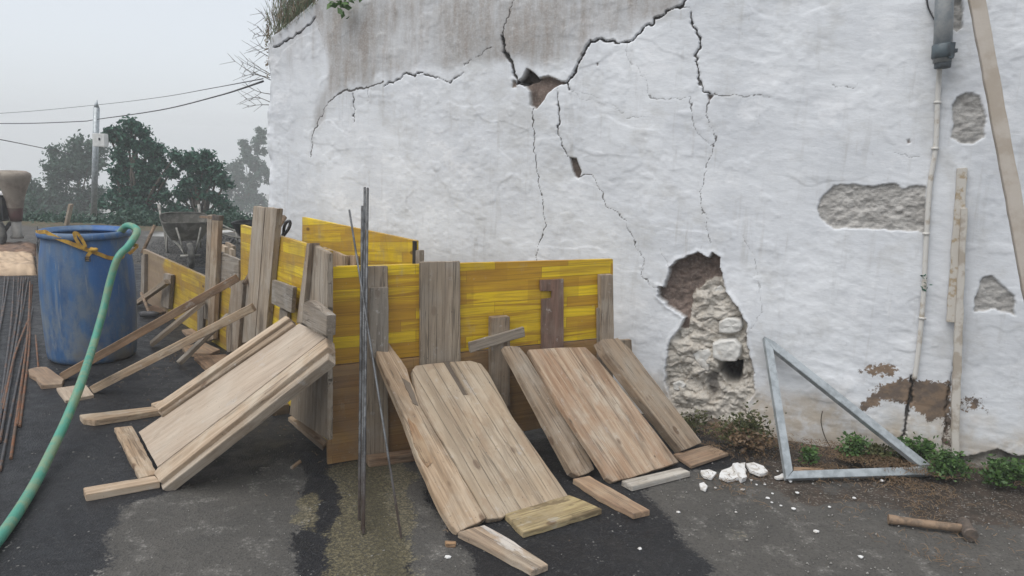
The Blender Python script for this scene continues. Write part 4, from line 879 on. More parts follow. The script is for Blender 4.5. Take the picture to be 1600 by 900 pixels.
# ================================================================== REBAR STANDING
def rod(A, Bp, r, mat, label, group, name='steel_rod'):
    return tag(tube(name, [A, A.lerp(Bp, .33), A.lerp(Bp, .66), Bp], r, M[mat], None, 8), label, 'rod', group)
def rodmat():
    s = NT('ribbed_steel'); o = s.obj(False); n1 = s.noise(s.obj(), 22, 4)
    z = s.n('SeparateXYZ', {0: o}).outputs[2]; wv = s.math('SINE', s.math('MULTIPLY', z, 620.0))
    low = s.rmp(z, 0.0, .35, .9, 0)
    c = s.mix(s.rmp(n1, .4, .62), (.15, .155, .16), (.075, .075, .075)); c = s.mix(s.math('MULTIPLY', low, .6), c, (.15, .09, .06))
    return s.out(Base_Color=c, Roughness=.55, Metallic=.35, Normal=s.bump(wv, .22, .0015))
M['ribbed'] = rodmat()
for i, (gx, gy, cx_, tx, ty, d, lb) in enumerate([(561,812,565,563,322,.07,'left rod of the upright bundle, shorter than its two neighbours'), (566,828,569,570,293,.07,'upright middle rod, tallest of the bundle with the rod right of it'), (568,834,573,575,294,.085,'rightmost upright rod of the bundle in front of the yellow panel')]):
    A = G(gx, gy, .005); C = onp(cx_, 418, off(FP, d)); dr = C - A
    # extend until its picture height reaches ty
    lo_, hi_ = 1.0, 3.0
    for _ in range(40):
        m_ = (lo_ + hi_) / 2; q = A + dr * m_ - CO; yy = 450 - FPX * q.dot(CY) / q.dot(CF)
        if yy > ty: lo_ = m_
        else: hi_ = m_
    rod(A, A + dr * lo_, .0062, 'ribbed', lb, 'steel rods leaning on the front formwork')
A = G(627, 841, .005); C = onp(560, 418, off(FP, .09)); dr = C - A; lo_, hi_ = 1.0, 3.0
for _ in range(40):
    m_ = (lo_ + hi_) / 2; q = A + dr * m_ - CO; yy = 450 - FPX * q.dot(CY) / q.dot(CF)
    if yy > 328: lo_ = m_
    else: hi_ = m_
rod(A, A + dr * lo_, .005, 'ribbed', 'slanting thin rod crossing the upright rods', 'steel rods leaning on the front formwork')

# ================================================================== DRUM, HOSE, STRAP
dc = G(147, 574); dc = dc + Vector((dc.x, dc.y, 0)).normalized() * .29; dc.z = .0
print('drum', dc)
dr_ = thing('plastic_drum', dc, 'scuffed blue open-topped plastic drum standing on the wet asphalt', 'drum')
prof = [(.0, .012), (.22, .008), (.262, .012), (.276, .03), (.280, .06), (.286, .16), (.293, .30), (.298, .45), (.298, .55), (.293, .66), (.284, .76), (.272, .84), (.268, .875), (.270, .885)]
bm = bmesh.new(); rg = lathe_bm(bm, prof, 72)
for ring in rg:
    for v in ring:
        a_ = math.atan2(v.co.y, v.co.x); k_ = 1 + .018 * math.sin(2 * a_ + 1.0 + v.co.z * 1.5) - .012 * math.exp(-((a_ + 2.0) ** 2) / .1) * math.sin(v.co.z * 5); v.co.x *= k_; v.co.y *= k_
inn = lathe_bm(bm, [(.262, .885), (.262, .84), (.275, .7), (.285, .4), (.268, .05), (.0, .03)], 72)
DM = Matrix.Translation(dc)
from_bm('drum_body', bm, M['drum'], dr_, DM)
bm = bmesh.new(); lathe_bm(bm, [(.262, .885), (.272, .872), (.287, .875), (.294, .888), (.293, .905), (.285, .918), (.272, .922), (.262, .915), (.250, .905), (.236, .898), (.232, .885), (.240, .88), (.262, .885)], 72)
from_bm('rim', bm, M['drum'], dr_, DM)
# strap: band round the drum sagging toward the front, knot, loop and tail with a buckle
def spt(ang, z, r=.285): return dc + Vector((math.cos(ang) * r, math.sin(ang) * r, z))
def strap_mesh(name, P, N, wd, mat, parent):
    bm = bmesh.new(); rows = []
    for p, n_, u_ in zip(P, N, [(P[min(i + 1, len(P) - 1)] - P[max(i - 1, 0)]).normalized() for i in range(len(P))]):
        s_ = u_.cross(n_).normalized(); rows.append([bm.verts.new(p + s_ * wd / 2 + n_ * .001), bm.verts.new(p - s_ * wd / 2 + n_ * .001), bm.verts.new(p - s_ * wd / 2 - n_ * .002), bm.verts.new(p + s_ * wd / 2 - n_ * .002)])
    for a, b in zip(rows, rows[1:]):
        for k in range(4): bm.faces.new((a[k], a[(k + 1) % 4], b[(k + 1) % 4], b[k]))
    bm.faces.new(rows[0][::-1]); bm.faces.new(rows[-1]); bmesh.ops.recalc_face_normals(bm, faces=bm.faces)
    return from_bm(name, bm, mat, parent)
st = thing('tie_strap', dc + Vector((0, -.3, .8)), 'knotted yellow webbing strap tied round the top of the blue drum', 'strap')
fa = math.atan2(-dc.y, -dc.x)   # towards the camera
def dang(px, py):
    r_ = ray(px, py); a_ = CO + r_ * ((dc.y - .2) / r_.y); return a_
def on_drum(px, py, r=.292):
    d = ray(px, py); a_ = d.x ** 2 + d.y ** 2; ox, oy = CO.x - dc.x, CO.y - dc.y; b_ = 2 * (ox * d.x + oy * d.y); c_ = ox * ox + oy * oy - r * r
    D = b_ * b_ - 4 * a_ * c_; t = (-b_ - math.sqrt(max(D, 0))) / (2 * a_); return CO + d * t
front = smoothpts([on_drum(x, y) for x, y in [(71,362),(85,370),(100,376),(120,384),(138,391),(155,397),(172,403),(190,402),(205,394),(216,384)]], 5)
angs = [math.atan2(p.y - dc.y, p.x - dc.x) for p in (front[0], front[-1])]
a0, a1 = angs[1], angs[0]
if a1 < a0: a1 += 2 * math.pi
back = [dc + Vector((math.cos(a0 + (a1 - a0) * t) * .29, math.sin(a0 + (a1 - a0) * t) * .29, (front[-1].z - dc.z) * (1 - t) + (front[0].z - dc.z) * t)) for t in [i / 30 for i in range(1, 31)]]
lp = front + back
strap_mesh('band', lp, [Vector((p.x - dc.x, p.y - dc.y, 0)).normalized() for p in lp], .026, M['strap'], st)
nf = (CO - dc); nf.z = 0; nf.normalize()
def loop(px, r, wd, nm):
    P = smoothpts([on_drum(x, y, r) for x, y in px], 5); return strap_mesh(nm, P, [Vector((p.x - dc.x, p.y - dc.y, 0)).normalized() for p in P], wd, M['strap'], st)
loop([(132,388),(124,382),(118,372),(116,364),(122,366),(129,376),(134,386)], .302, .02, 'loop')
loop([(146,388),(142,394),(137,400),(136,407)], .305, .022, 'tail')
kn = on_drum(146, 390, .305); bm = bmesh.new(); bmesh.ops.create_icosphere(bm, subdivisions=2, radius=.02)
for v in bm.verts: v.co *= 1 + .25 * math.sin(v.co.x * 300 + v.co.z * 200); v.co.x *= 1.6; v.co.z *= .8
from_bm('knot', bm, M['strap'], st, Matrix.Translation(kn), True)
bk = on_drum(137, 405, .31); bm = bmesh.new()
for c, s_ in [((-.014, 0, 0), (.005, .006, .034)), ((.014, 0, 0), (.005, .006, .034)), ((0, 0, .015), (.03, .006, .005)), ((0, 0, -.015), (.03, .006, .005)), ((0, .001, 0), (.03, .004, .005))]: box(bm, c, s_)
from_bm('buckle', bm, M['dsteel'], st, Matrix.Translation(bk) @ Matrix.Rotation(fa + math.pi / 2, 4, 'Z'))
# hose over the rim, down in front of the drum and away to the lower left
hz = [dc + Vector((.13, .10, .60)), dc + Vector((.17, .05, .80)), aty(196, 362, dc.y - .05)]
hz[2].z = .955
hz += [aty(212, 357, dc.y - .10), aty(213, 366, dc.y - .18), aty(200, 385, dc.y - .27), aty(184, 403, dc.y - .345), aty(172, 440, dc.y - .40), aty(160, 490, dc.y - .50), aty(144, 545, dc.y - .70)]
hz += [G(126, 600, .26), G(104, 655, .14), G(80, 706, .07), G(54, 757, .035), G(24, 806, .027), G(-10, 852, .027), G(-60, 905, .027), G(-140, 960, .027)]
hp = smoothpts(hz, 8)
tag(tube('water_hose', hp, .0235, M['hose'], None, 16), 'green rubber hose hanging over the drum rim and trailing to the lower left corner', 'hose')

# ================================================================== REBAR BUNDLE ON THE GROUND
rb = [((8,432),(-12,610)), ((14,432),(-30,640)), ((22,433),(-2,655)), ((29,433),(2,640)), ((34,433),(-8,700)), ((37,434),(5,640)), ((41,434),(-14,760)), ((45,434),(0,690)), ((47,440),(17,716)), ((50,445),(27,664)), ((46,470),(31,666)), ((44,500),(5,640)), ((51,480),(0,735))]
rl = ['rusty', 'dark']
for i, (a_, b_) in enumerate(rb):
    A = G(*a_, .012 + .009 * (i % 3)); Bp = G(*b_, .010 + .004 * (i % 2)); md = A.lerp(Bp, .5) + Vector((random.uniform(-.03, .03), 0, 0)); md.z = .012 + .008 * (i % 3)
    tag(tube('reinforcing_bar', smoothpts([A, md, Bp], 6), .0075, M['rust'] if i in (8, 9, 10, 11) else M['dsteel'], None, 8),
        {8: 'rusty steel bar whose near end reaches lowest on the asphalt', 9: 'rusty bar of the right-hand pair of ends nearest the drum', 10: 'crossing rusty bar next to the bar pair nearest the drum', 11: 'rusty bar crossing the loose pile from right to left'}[i] if i in (8, 9, 10, 11) else 'dark wet steel bar in the loose pile left of the drum', 'steel bar', 'steel bars lying left of the drum')
tag(tube('steel_stake', [G(60,573,.03), G(56,528,.03) + Vector((0, 0, .02))], .006, M['rust'], None, 8), 'short thin steel bar beside the foot of the drum', 'steel bar')

# ================================================================== SACKS, MIXER (left edge)
def sack(name, px, z0, hgt, mat, label, cat, seed):
    P = [G(x, y, z0) for x, y in px]; c = sum(P, Vector()) / 4; ux = (P[1] - P[0] + P[2] - P[3]) / 2; uy = (P[3] - P[0] + P[2] - P[1]) / 2
    n = 36; V = []; F = []; 
    for i in range(n + 1):
        for j in range(n + 1):
            a_, b_ = i / n * 2 - 1, j / n * 2 - 1; e = (1 - abs(a_) ** 6) * (1 - abs(b_) ** 6)
            r1 = float(fbm(np.array([a_ * 3 + seed]), np.array([b_ * 3.]), 4, seed)[0]) - .5; rd = 1 - abs(2 * float(vnoise(np.array([a_ * 4 + b_ * 2 + seed]), np.array([b_ * 4 - a_]), seed)[0]) - 1)
            p = c + ux * a_ * .5 * (1 + .06 * r1) + uy * b_ * .5 * (1 + .08 * r1); V.append((p.x, p.y, z0 + hgt * e ** .35 * (.8 + .5 * r1 + .25 * rd)))
    for i in range(n):
        for j in range(n): k = i * (n + 1) + j; F.append((k, k + n + 1, k + n + 2, k + 1))
    m = len(V); V += [(v[0], v[1], z0 + .002) for v in V]; F += [(f[3] + m, f[2] + m, f[1] + m, f[0] + m) for f in F[:n * n]]
    for k in range(n):
        for a_, b_ in [((k) * (n + 1), (k + 1) * (n + 1)), (k + 1, k), ((k + 1) * (n + 1) + n, k * (n + 1) + n), (n * (n + 1) + k, n * (n + 1) + k + 1)]: F.append((a_, b_, b_ + m, a_ + m))
    o = from_np(name, np.array(V), np.array(F), M[mat], None, True); return tag(o, label, cat)
sack('paper_sack', [(-30,432),(55,430),(56,402),(-30,402)], 0.0, .10, 'paper', 'crumpled tan paper sack behind the steel bars at the left edge', 'sack', 3)
sack('brown_sack', [(-25,402),(58,400),(60,386),(-20,386)], 0.0, .09, 'dsack', 'dark brown flattened sack behind the tan paper sack', 'sack', 5)
sack('plastic_sheet', [(56,430),(72,470),(66,400),(62,385)], 0.0, .35, 'blackp', 'black sheet bunched up behind the left side of the drum', 'plastic sheet', 8)
mb = G(10, 388); mx = thing('concrete_mixer', mb, 'cement-caked concrete mixer with red lower drum at the far left edge', 'concrete mixer')
MM = Matrix.Translation(mb)
def mpt(px, py, dy=0): return aty(px, py, mb.y + dy)
ax0, ax1 = mpt(27, 372), mpt(20, 268); axd = (ax1 - ax0); L_ = axd.length; axd.normalize()
rot = axd.to_track_quat('Z', 'Y').to_matrix().to_4x4(); k_ = mb.y / FPX
bm = bmesh.new(); lathe_bm(bm, [(r * k_, z * L_) for r, z in [(11, .46), (12.5, .56), (15, .66), (19, .78), (23, .88), (24.5, .94), (23, .98), (18, 1.01), (15, .99), (13, .9)]], 32); from_bm('mixing_drum', bm, M['mixdrum'], mx, Matrix.Translation(ax0) @ rot)
bm = bmesh.new(); lathe_bm(bm, [(r * k_, z * L_) for r, z in [(0, .26), (8, .26), (9.5, .35), (11, .46)]], 32); from_bm('drum_base', bm, M['mixred'], mx, Matrix.Translation(ax0) @ rot)
bm = bmesh.new(); lathe_bm(bm, [(r * k_, z * L_) for r, z in [(0, .0), (9, .0), (9, .03), (7, .06), (7, .26), (0, .27)]], 24); from_bm('pedestal', bm, M['concrete'], mx, Matrix.Translation(ax0) @ rot)
bm = bmesh.new(); c = mpt(-8, 324); box(bm, c, (46 * k_, .35, 40 * k_)); bmesh.ops.bevel(bm, geom=bm.edges[:], offset=.03, segments=2, affect='EDGES'); from_bm('motor_housing', bm, M['mixdark'], mx)
tube('yoke', smoothpts([mpt(-30, 305), mpt(-5, 303), mpt(8, 304), mpt(14, 318), mpt(20, 345)], 4), 4.5 * k_, M['white'], mx)
for a_, b_ in [((16,348),(-12,388)), ((-30,340),(-26,392)), ((-8,344),(-8,385))]: tube('frame_leg', [mpt(*a_), mpt(*b_, .0)], 3 * k_, M['mixdark'], mx)
for c, dy in [((-14, 372), -.2), ((-14, 370), .3)]:
    bm = bmesh.new(); cc = mpt(*c, dy); cc.z = .2; tube_bm(bm, [cc + Vector((0, -.04, 0)), cc + Vector((0, .04, 0))], .2, 24); bmesh.ops.bevel(bm, geom=bm.edges[:], offset=.01, segments=1, affect='EDGES'); from_bm('wheel', bm, M['rubber'], mx)
# plank behind
tag(beam('leaning_stake', G(104, 352), aty(111, 319, G(104, 352).y), .1, .04, M['aged'], None), 'short grey stake leaning among the trees behind the drum', 'stake')

# ================================================================== METAL POLE, BOX, WIRES
pb = aty(147, 345, 14.6); pb.z = 0; ptop = aty(151, 168, 14.6)
mp_ = thing('metal_pole', pb, 'slim galvanised pole carrying a small white box before the trees', 'pole')
tube('shaft', [pb, pb.lerp(ptop, .5), ptop], .055, M['galv'], mp_, 16)
tube('finial', [ptop, ptop + Vector((0, 0, .07)), aty(151.5, 156, 14.6)], [.05, .03, .008], M['galv'], mp_, 10)
bm = bmesh.new(); c = aty(157, 219, 14.45); box(bm, c, (.24, .14, .25)); bmesh.ops.bevel(bm, geom=bm.edges[:], offset=.012, segments=2, affect='EDGES'); mbx = from_bm('meter_box', bm, M['white'], mp_)
bm = bmesh.new(); box(bm, c + Vector((.02, -.075, .02)), (.03, .012, .05)); from_bm('latch', bm, M['blackp'], mbx)
def wire(px, ys, r, label):
    P = [aty(x, y, yy) for (x, y), yy in zip(px, ys)]; tag(tube('overhead_cable', smoothpts(P, 8), r, M['wire'], None, 6), label, 'cable')
wA_ = onp(414, 127, WP); wA_ = wA_ - WU * .0
wire([(-200,188),(0,193),(120,190),(151,186.5),(250,172),(340,150),(411,127)], [15.5,15,14.75,14.6,12,9,wA_.y - .02], .008, 'thick dark overhead cable running from the pole to the wall end')
wire([(-200,183),(0,177),(150,164),(250,152),(330,138),(411,123)], [15.5,15,14.6,12,9,wA_.y - .02], .004, 'thin upper overhead wire above the thick cable')
wire([(-120,197),(0,218),(60,230),(108,240)], [15, 16, 19, 21], .010, 'short overhead wire descending to the misty tree at left')

# ================================================================== WHEELBARROWS, GRAVEL, TOOLS behind
gc = G(292, 425)
def heap(name, c, rx, ry, h, mat, label, cat, seed):
    n = 70; X, Y = np.meshgrid(np.linspace(-1, 1, n), np.linspace(-1, 1, n), indexing='ij'); R = np.hypot(X, Y)
    Z = np.clip(1 - R ** 1.6, -.05, 1) * (.75 + .6 * (fbm(X * 3 + 5, Y * 3 + 5, 4, seed))) * h + (fbm(X * 22, Y * 22, 3, seed + 3) - .5) * .05 * (R < 1)
    V = np.stack([c.x + X * rx, c.y + Y * ry, Z - .01], -1).reshape(-1, 3); idx = np.arange(n * n).reshape(n, n)
    F = np.stack([idx[:-1, :-1], idx[1:, :-1], idx[1:, 1:], idx[:-1, 1:]], -1).reshape(-1, 4)
    return tag(from_np(name, V, F, M[mat], None, False), label, cat, kind='stuff')
heap('aggregate_heap', G(300, 405) + Vector((0, .2, 0)), .95, .8, .30, 'gravel', 'low heap of dark aggregate under the grey wheelbarrow', 'aggregate', 4)
def wheelbarrow(base, yaw, tiltx, sc, mt_tray, mt_frame, label):
    t = thing('wheelbarrow', base, label, 'wheelbarrow'); MX = Matrix.Translation(base) @ Matrix.Rotation(yaw, 4, 'Z') @ Matrix.Rotation(tiltx, 4, 'X') @ Matrix.Scale(sc, 4)
    # local: wheel toward -y, handles toward +y
    bm = bmesh.new(); prof = []
    def ring(w_, l0, l1, z):
        r_ = []
        for k in range(28):
            a_ = 2 * math.pi * k / 28; cx_, sy_ = math.cos(a_), math.sin(a_); e = .55
            x = w_ * math.copysign(abs(cx_) ** e, cx_); y = (l0 + l1) / 2 + (l1 - l0) / 2 * math.copysign(abs(sy_) ** e, sy_); zz = z + (.05 * (1 if y < (l0 + l1) / 2 else 0) * abs(sy_) if z > .55 else 0); r_.append(bm.verts.new((x, y, zz)))
        return r_
    RR = [ring(.345, -.46, .42, .62), ring(.36, -.48, .44, .625), ring(.355, -.475, .435, .61), ring(.30, -.38, .36, .45), ring(.23, -.24, .28, .33), ring(.10, -.1, .12, .315)]
    for a, b in zip(RR, RR[1:]):
        for k in range(28): bm.faces.new((a[k], a[(k + 1) % 28], b[(k + 1) % 28], b[k])).smooth = True
    bm.faces.new(RR[-1]); ex = bmesh.ops.solidify(bm, geom=bm.faces[:], thickness=.008); from_bm('tray', bm, mt_tray, t, MX)
    for s in (-1, 1):
        bm = bmesh.new(); tube_bm(bm, smoothpts([Vector((s * .06, -.60, .20)), Vector((s * .14, -.35, .30)), Vector((s * .24, .1, .33)), Vector((s * .29, .55, .42)), Vector((s * .30, .85, .56))], 4), .018, 10); from_bm('frame_tube', bm, mt_frame, t, MX)
        bm = bmesh.new(); tube_bm(bm, [Vector((s * .30, .83, .55)), Vector((s * .302, .98, .61))], .024, 10); from_bm('grip', bm, M['concrete'], t, MX)
        bm = bmesh.new(); tube_bm(bm, [Vector((s * .24, .30, .37)), Vector((s * .25, .34, .0)), Vector((s * .25, .44, .0)), Vector((s * .27, .50, .40))], .015, 8); from_bm('leg', bm, mt_frame, t, MX)
        bm = bmesh.new(); tube_bm(bm, [Vector((s * .07, -.60, .20)), Vector((s * .17, -.47, .60))], .014, 8); from_bm('brace', bm, mt_frame, t, MX)
    bm = bmesh.new(); tube_bm(bm, [Vector((-.14, -.63, .20)), Vector((.14, -.63, .20))], .022, 10); from_bm('axle', bm, mt_frame, t, MX)
    bm = bmesh.new()
    rgs = []
    for k in range(28):
        a_ = 2 * math.pi * k / 28; rgs.append([bm.verts.new((x, -.63 + r * math.cos(a_), .2 + r * math.sin(a_))) for x, r in [(-.02, .10), (-.045, .15), (-.035, .19), (0, .20), (.035, .19), (.045, .15), (.02, .10)]])
    for k in range(28):
        a, b = rgs[k], rgs[(k + 1) % 28]
        for j in range(7): bm.faces.new((a[j], a[(j + 1) % 7], b[(j + 1) % 7], b[j])).smooth = True
    wh = from_bm('wheel', bm, M['rubber'], t, MX)
    bm = bmesh.new(); tube_bm(bm, [Vector((-.03, -.63, .2)), Vector((.03, -.63, .2))], .105, 20); from_bm('hub', bm, mt_frame, wh, MX)
    return t
wb = G(298, 424)
wheelbarrow(Vector((aty(291, 400, wb.y + .45).x, wb.y + .45, .10)), math.radians(29), math.radians(8), .80, M['barrow'], M['barrow'], 'cement-crusted grey wheelbarrow facing the camera behind the long formwork')
wb2 = aty(404, 350, 10.2)
wheelbarrow(Vector((wb2.x, 10.2, 0)), math.radians(92), math.radians(0), .76, M['blackp'], M['barrow'], 'black-trayed wheelbarrow behind the tall double battens')
# grey wheelbarrow far right part: rusty handle bar seen past the stake
tag(tube('bent_bar', smoothpts([aty(339, 382, 8.6), aty(352, 380, 8.6), aty(360, 379, 8.6), aty(365, 372, 8.6)], 4), .018, M['mixdark'], None), 'dark bent tool handle lying behind the grey formwork piece', 'tool handle')
# shovel handles
sh = thing('shovel', aty(430, 372, 5.2), 'shovel with black loop handle leaning against the wall', 'shovel')
hb0, hb1 = aty(437, 380, 5.2), aty(443, 366, 5.22)
sb = hb0 - (hb1 - hb0).normalized() * 1.0; 
tube('shaft', [hb1, hb0, hb0 - (hb1 - hb0) * 6], .014, M['blackp'], sh)
tube('handle', smoothpts([aty(443,366,5.22), aty(444,355,5.22), aty(448,347,5.22), aty(453,346,5.22), aty(453,352,5.22), aty(450,359,5.22), aty(444,367,5.22)], 5), .011, M['blackp'], sh)
bl = hb0 - (hb1 - hb0) * 6; bm = bmesh.new(); box(bm, bl + Vector((0, -.02, -.12)), (.22, .01, .28)); bmesh.ops.subdivide_edges(bm, edges=bm.edges[:], cuts=3)
for v in bm.verts: v.co.y += ((v.co.x - bl.x) ** 2) * 3
from_bm('blade', bm, M['dsteel'], sh)
p1, p0 = aty(444, 339, 5.25), aty(431, 361, 5.15); p2 = p0 + (p0 - p1) * 3.5
tag(tube('tool_handle', [p1, p0, p2], [.021, .017, .016], M['handle'], None, 12), 'round wooden tool handle rising right of the tall double battens', 'tool handle')
# stick left of the wheelbarrow
tag(tube('wooden_stick', [aty(222, 396, 7.2), aty(242, 352, 7.3)], .017, M['handle'], None, 8), 'pale wooden stick slanting up between drum and grey wheelbarrow', 'stick')
# hammer hung across the tall stake
hg = onp(334, 340, off(FL, .08))
hk = thing('claw_hammer', hg, 'hammer lying across the top of the tall thin stake', 'hammer')
pslab('handle', [(311,337),(332,338),(332,342),(311,341)], off(FL, .10), .015, M['handle'], parent=hk)
pslab('head', [(331,336),(343,337),(343,345),(331,344)], off(FL, .11), .03, M['ironh'], parent=hk)
# hammer on the ground near far end
hm_ = thing('hammer', G(236, 492), 'dark-headed hammer standing by the far end of the long formwork', 'hammer')
hh0, hh1 = G(234, 491, .04), aty(221, 458, G(234, 491).y + .15)
tube('handle', [hh0, hh1], .014, M['handle'], hm_)
d_ = Vector((1, .2, 0)).normalized(); bm = bmesh.new(); tube_bm(bm, [hh0 - d_ * .08, hh0 - d_ * .05, hh0 + d_ * .03, hh0 + d_ * .075], [.022, .028, .028, .018], 10); from_bm('head', bm, M['dsteel'], hm_)
# white bollard and pale stones past the road
bp = G(318, 368); bo = thing('road_bollard', bp, 'small white post at the far side of the road', 'bollard'); tube('post', [bp, bp + Vector((0, 0, .22)), bp + Vector((0, 0, .25))], [.045, .045, .03], M['white'], bo)
for i, (x, y, s_) in enumerate([(297,350,.09), (309,349,.06)]):
    p = G(x, y); p.y = 14.4; p = aty(x, y, 14.3); bm = bmesh.new(); bmesh.ops.create_icosphere(bm, subdivisions=2, radius=s_)
    for v in bm.verts: v.co.z *= 1.1; v.co *= 1 + .15 * math.sin(v.co.x * 20 + v.co.y * 13)
    p.z = .05; tag(from_bm('boulder', bm, M['concrete'], None, Matrix.Translation(p)), ['larger pale boulder at the road verge behind the wheelbarrow', 'smaller pale boulder at the road verge right of the larger one'][i], 'boulder')

# ================================================================== RIGHT SIDE: triangle, pipes, post
TR = plane3(G(1232, 748, .025), G(1466, 741, .03), onp(1196, 526, off(WP, .05)))
tf = thing('triangular_frame', G(1232, 748), 'galvanised steel triangular frame leaning on the white wall', 'metal frame')
pslab('frame_tube', [(1194,526),(1207,536),(1239,735),(1229,748)], TR, .03, M['galv'], parent=tf, jit=0, bev=.002)
pslab('frame_tube', [(1229,748),(1240,735.5),(1457,728),(1467,735),(1461,741)], TR, .03, M['galv'], parent=tf, jit=0, bev=.002)
pslab('frame_tube', [(1195,525.5),(1210,533),(1456,727),(1438,728),(1208,545)], off(TR, .001), .03, M['galv'], parent=tf, jit=0, bev=.002)
# drainpipe
def wpt(px, py, d=.03): return onp(px, py, off(WP, d))
dp = thing('drainpipe', wpt(1472, 90, .07), 'grey drainpipe with bolted collar ending high on the wall', 'drainpipe')
a_, b_ = wpt(1472, 98, .075), wpt(1478, -60, .075); tube('pipe', [a_, a_.lerp(b_, .5), b_ + (b_ - a_) * .8], .041, M['pvc'], dp, 28)
d_ = (b_ - a_).normalized(); pc = wpt(1473, 92, .075)
tube('outlet', [pc - d_ * .045, pc - d_ * .04, pc + d_ * .01], [.034, .037, .037], M['pvcd'], dp, 24)
tube('collar', [wpt(1473, 91, .075), wpt(1473, 90, .075), wpt(1474, 70, .075), wpt(1474, 69, .075)], [.046, .05, .05, .046], M['pvcd'], dp, 28)
bm = bmesh.new(); box(bm, wpt(1485, 79, .10), (.025, .03, .075)); box(bm, wpt(1490, 79, .10), (.03, .018, .018)); from_bm('clamp', bm, M['pvcd'], dp)
cb = smoothpts([wpt(1468, 106, .07), wpt(1467, 125, .03), wpt(1465, 160, .02), wpt(1462, 230, .018), wpt(1453, 290, .018), wpt(1447, 380, .018), wpt(1443, 460, .018), wpt(1436, 540, .018), wpt(1429, 592, .018)], 8)
cw = thing('wall_conduit', wpt(1429, 592, .02), 'thin white conduit running down the wall from the drainpipe outlet', 'conduit')
tube('conduit_pipe', cb, .0125, M['cable'], cw, 12)
for x, y in [(1465,160),(1461,232),(1447,365),(1441,497)]:
    p = wpt(x, y, .018); tube('clip', [p - Vector((0, 0, .006)), p + Vector((0, 0, .006))], .017, M['cable'], cw, 10)
tag(tube('black_wire', smoothpts([wpt(1449, -20, .012), wpt(1449, 5, .012), wpt(1454, 20, .012), wpt(1462, 34, .03)], 6), .004, M['wire'], None, 6), 'thin black wire curving down to the drainpipe', 'wire')
tr_ = thing('cable_trunking', wpt(1492, 730), 'rust-streaked vertical trunking and painted batten fixed on the wall', 'trunking')
pslab('rusty_channel', [(1496,263),(1512,262),(1498,505),(1479,503)], off(WP, .035), .03, M['rusty'], parent=tr_, grain=((1500, 263), (1490, 500)), jit=.002)
pslab('painted_batten', [(1502,326),(1512,325),(1508,420),(1504,520),(1498,728),(1488,732),(1487,640),(1493,500)], off(WP, .06), .04, M['post_white'], parent=tr_, grain=((1506, 326), (1493, 730)), jit=.0025)
# tall leaning post on the right
pt, pm = off(WP, .12), off(WP, .45)
t0_, t1_ = onp(1524, -10, off(WP, .20)), onp(1600, 400, off(WP, .42)); dd = (t1_ - t0_); k_ = (t0_.z - .0) / (t0_.z - t1_.z); foot = t0_ + dd * k_
ctr = t0_ - dd * .12
tag(beam('leaning_post', foot, ctr, .060, .05, M['post'], None, up=WN, jit=.002), 'long square grey timber post leaning on the wall at the right edge', 'post')
# sledgehammer
sg = thing('sledgehammer', G(1500, 822), 'old sledgehammer lying on the soil at lower right', 'sledgehammer')
h0, h1 = G(1388, 811, .022), G(1506, 826, .03)
tube('handle', smoothpts([h0, h0.lerp(h1, .1), h0.lerp(h1, .5), h1], 5), [.022] * 2 + [.021] * 4 + [.018] * 4 + [.018] * 3 + [.019] * 3, M['handle'], sg, 14)
c0, c1 = G(1503, 815, .032), G(1518, 838, .032); hd = (c1 - c0).normalized(); cm_ = (c0 + c1) / 2
bm = bmesh.new(); tube_bm(bm, [cm_ - hd * .062, cm_ - hd * .052, cm_ - hd * .022, cm_ + hd * .022, cm_ + hd * .052, cm_ + hd * .062], [.026, .031, .027, .027, .033, .028], 8); from_bm('head', bm, M['ironh'], sg)

# plaster debris
def shard(px, t, label, seed, group='fallen white plaster pieces', tilt=0.0):
    P = [onp(x, y, GP(t)) for x, y in px]; n = Vector((0, 0, 1))
    if tilt:
        c = sum(P, Vector()) / len(P); n = Vector((tilt, -tilt * .6, 1)).normalized(); P = [p - n * ((p - c).dot(n)) for p in P]
    o = slab('plaster_shard', [p - n * t * .4 for p in P], n, t * .5, M['chunk'], jit=.005, bev=.0012, step=.03); return tag(o, label, 'plaster chunk', group)
shard([(1128,731),(1140,727),(1147,722),(1165,719),(1166,734),(1158,742),(1138,746),(1124,741)], .03, 'largest white plaster shard, leftmost of the two big overlapping pieces', 1)
shard([(1146,720),(1154,718),(1163,722),(1170,736),(1162,740),(1155,733)], .055, 'white plaster shard resting on the largest one', 2, tilt=.15)
shard([(1166,720),(1178,718),(1194,724),(1201,732),(1188,736),(1172,730)], .035, 'oval white plaster shard right of the big pair', 3)
shard([(1095,732),(1108,730),(1120,735),(1112,744),(1100,741)], .025, 'flat white plaster shard left of the big pair', 4)
shard([(1093,752),(1100,750),(1106,756),(1103,762),(1095,759)], .025, 'small blocky plaster lump nearest the whitish board', 5)
shard([(1210,742),(1222,737),(1228,739),(1226,744),(1214,745)], .02, 'small white shard at the lower left corner of the steel triangle', 6)
rng_ = random.Random(4)
sp = [(1174,750),(1195,757),(1207,771),(1200,778),(1206,785),(1246,770),(1118,762),(1187,738),(1215,736),(1182,757),(1378,751),(1296,792),(1335,778),(1000,857),(1240,795),(1060,800),(1275,830),(700,870),(1345,870),(1150,800),(1235,752),(1220,790),(1160,765)]
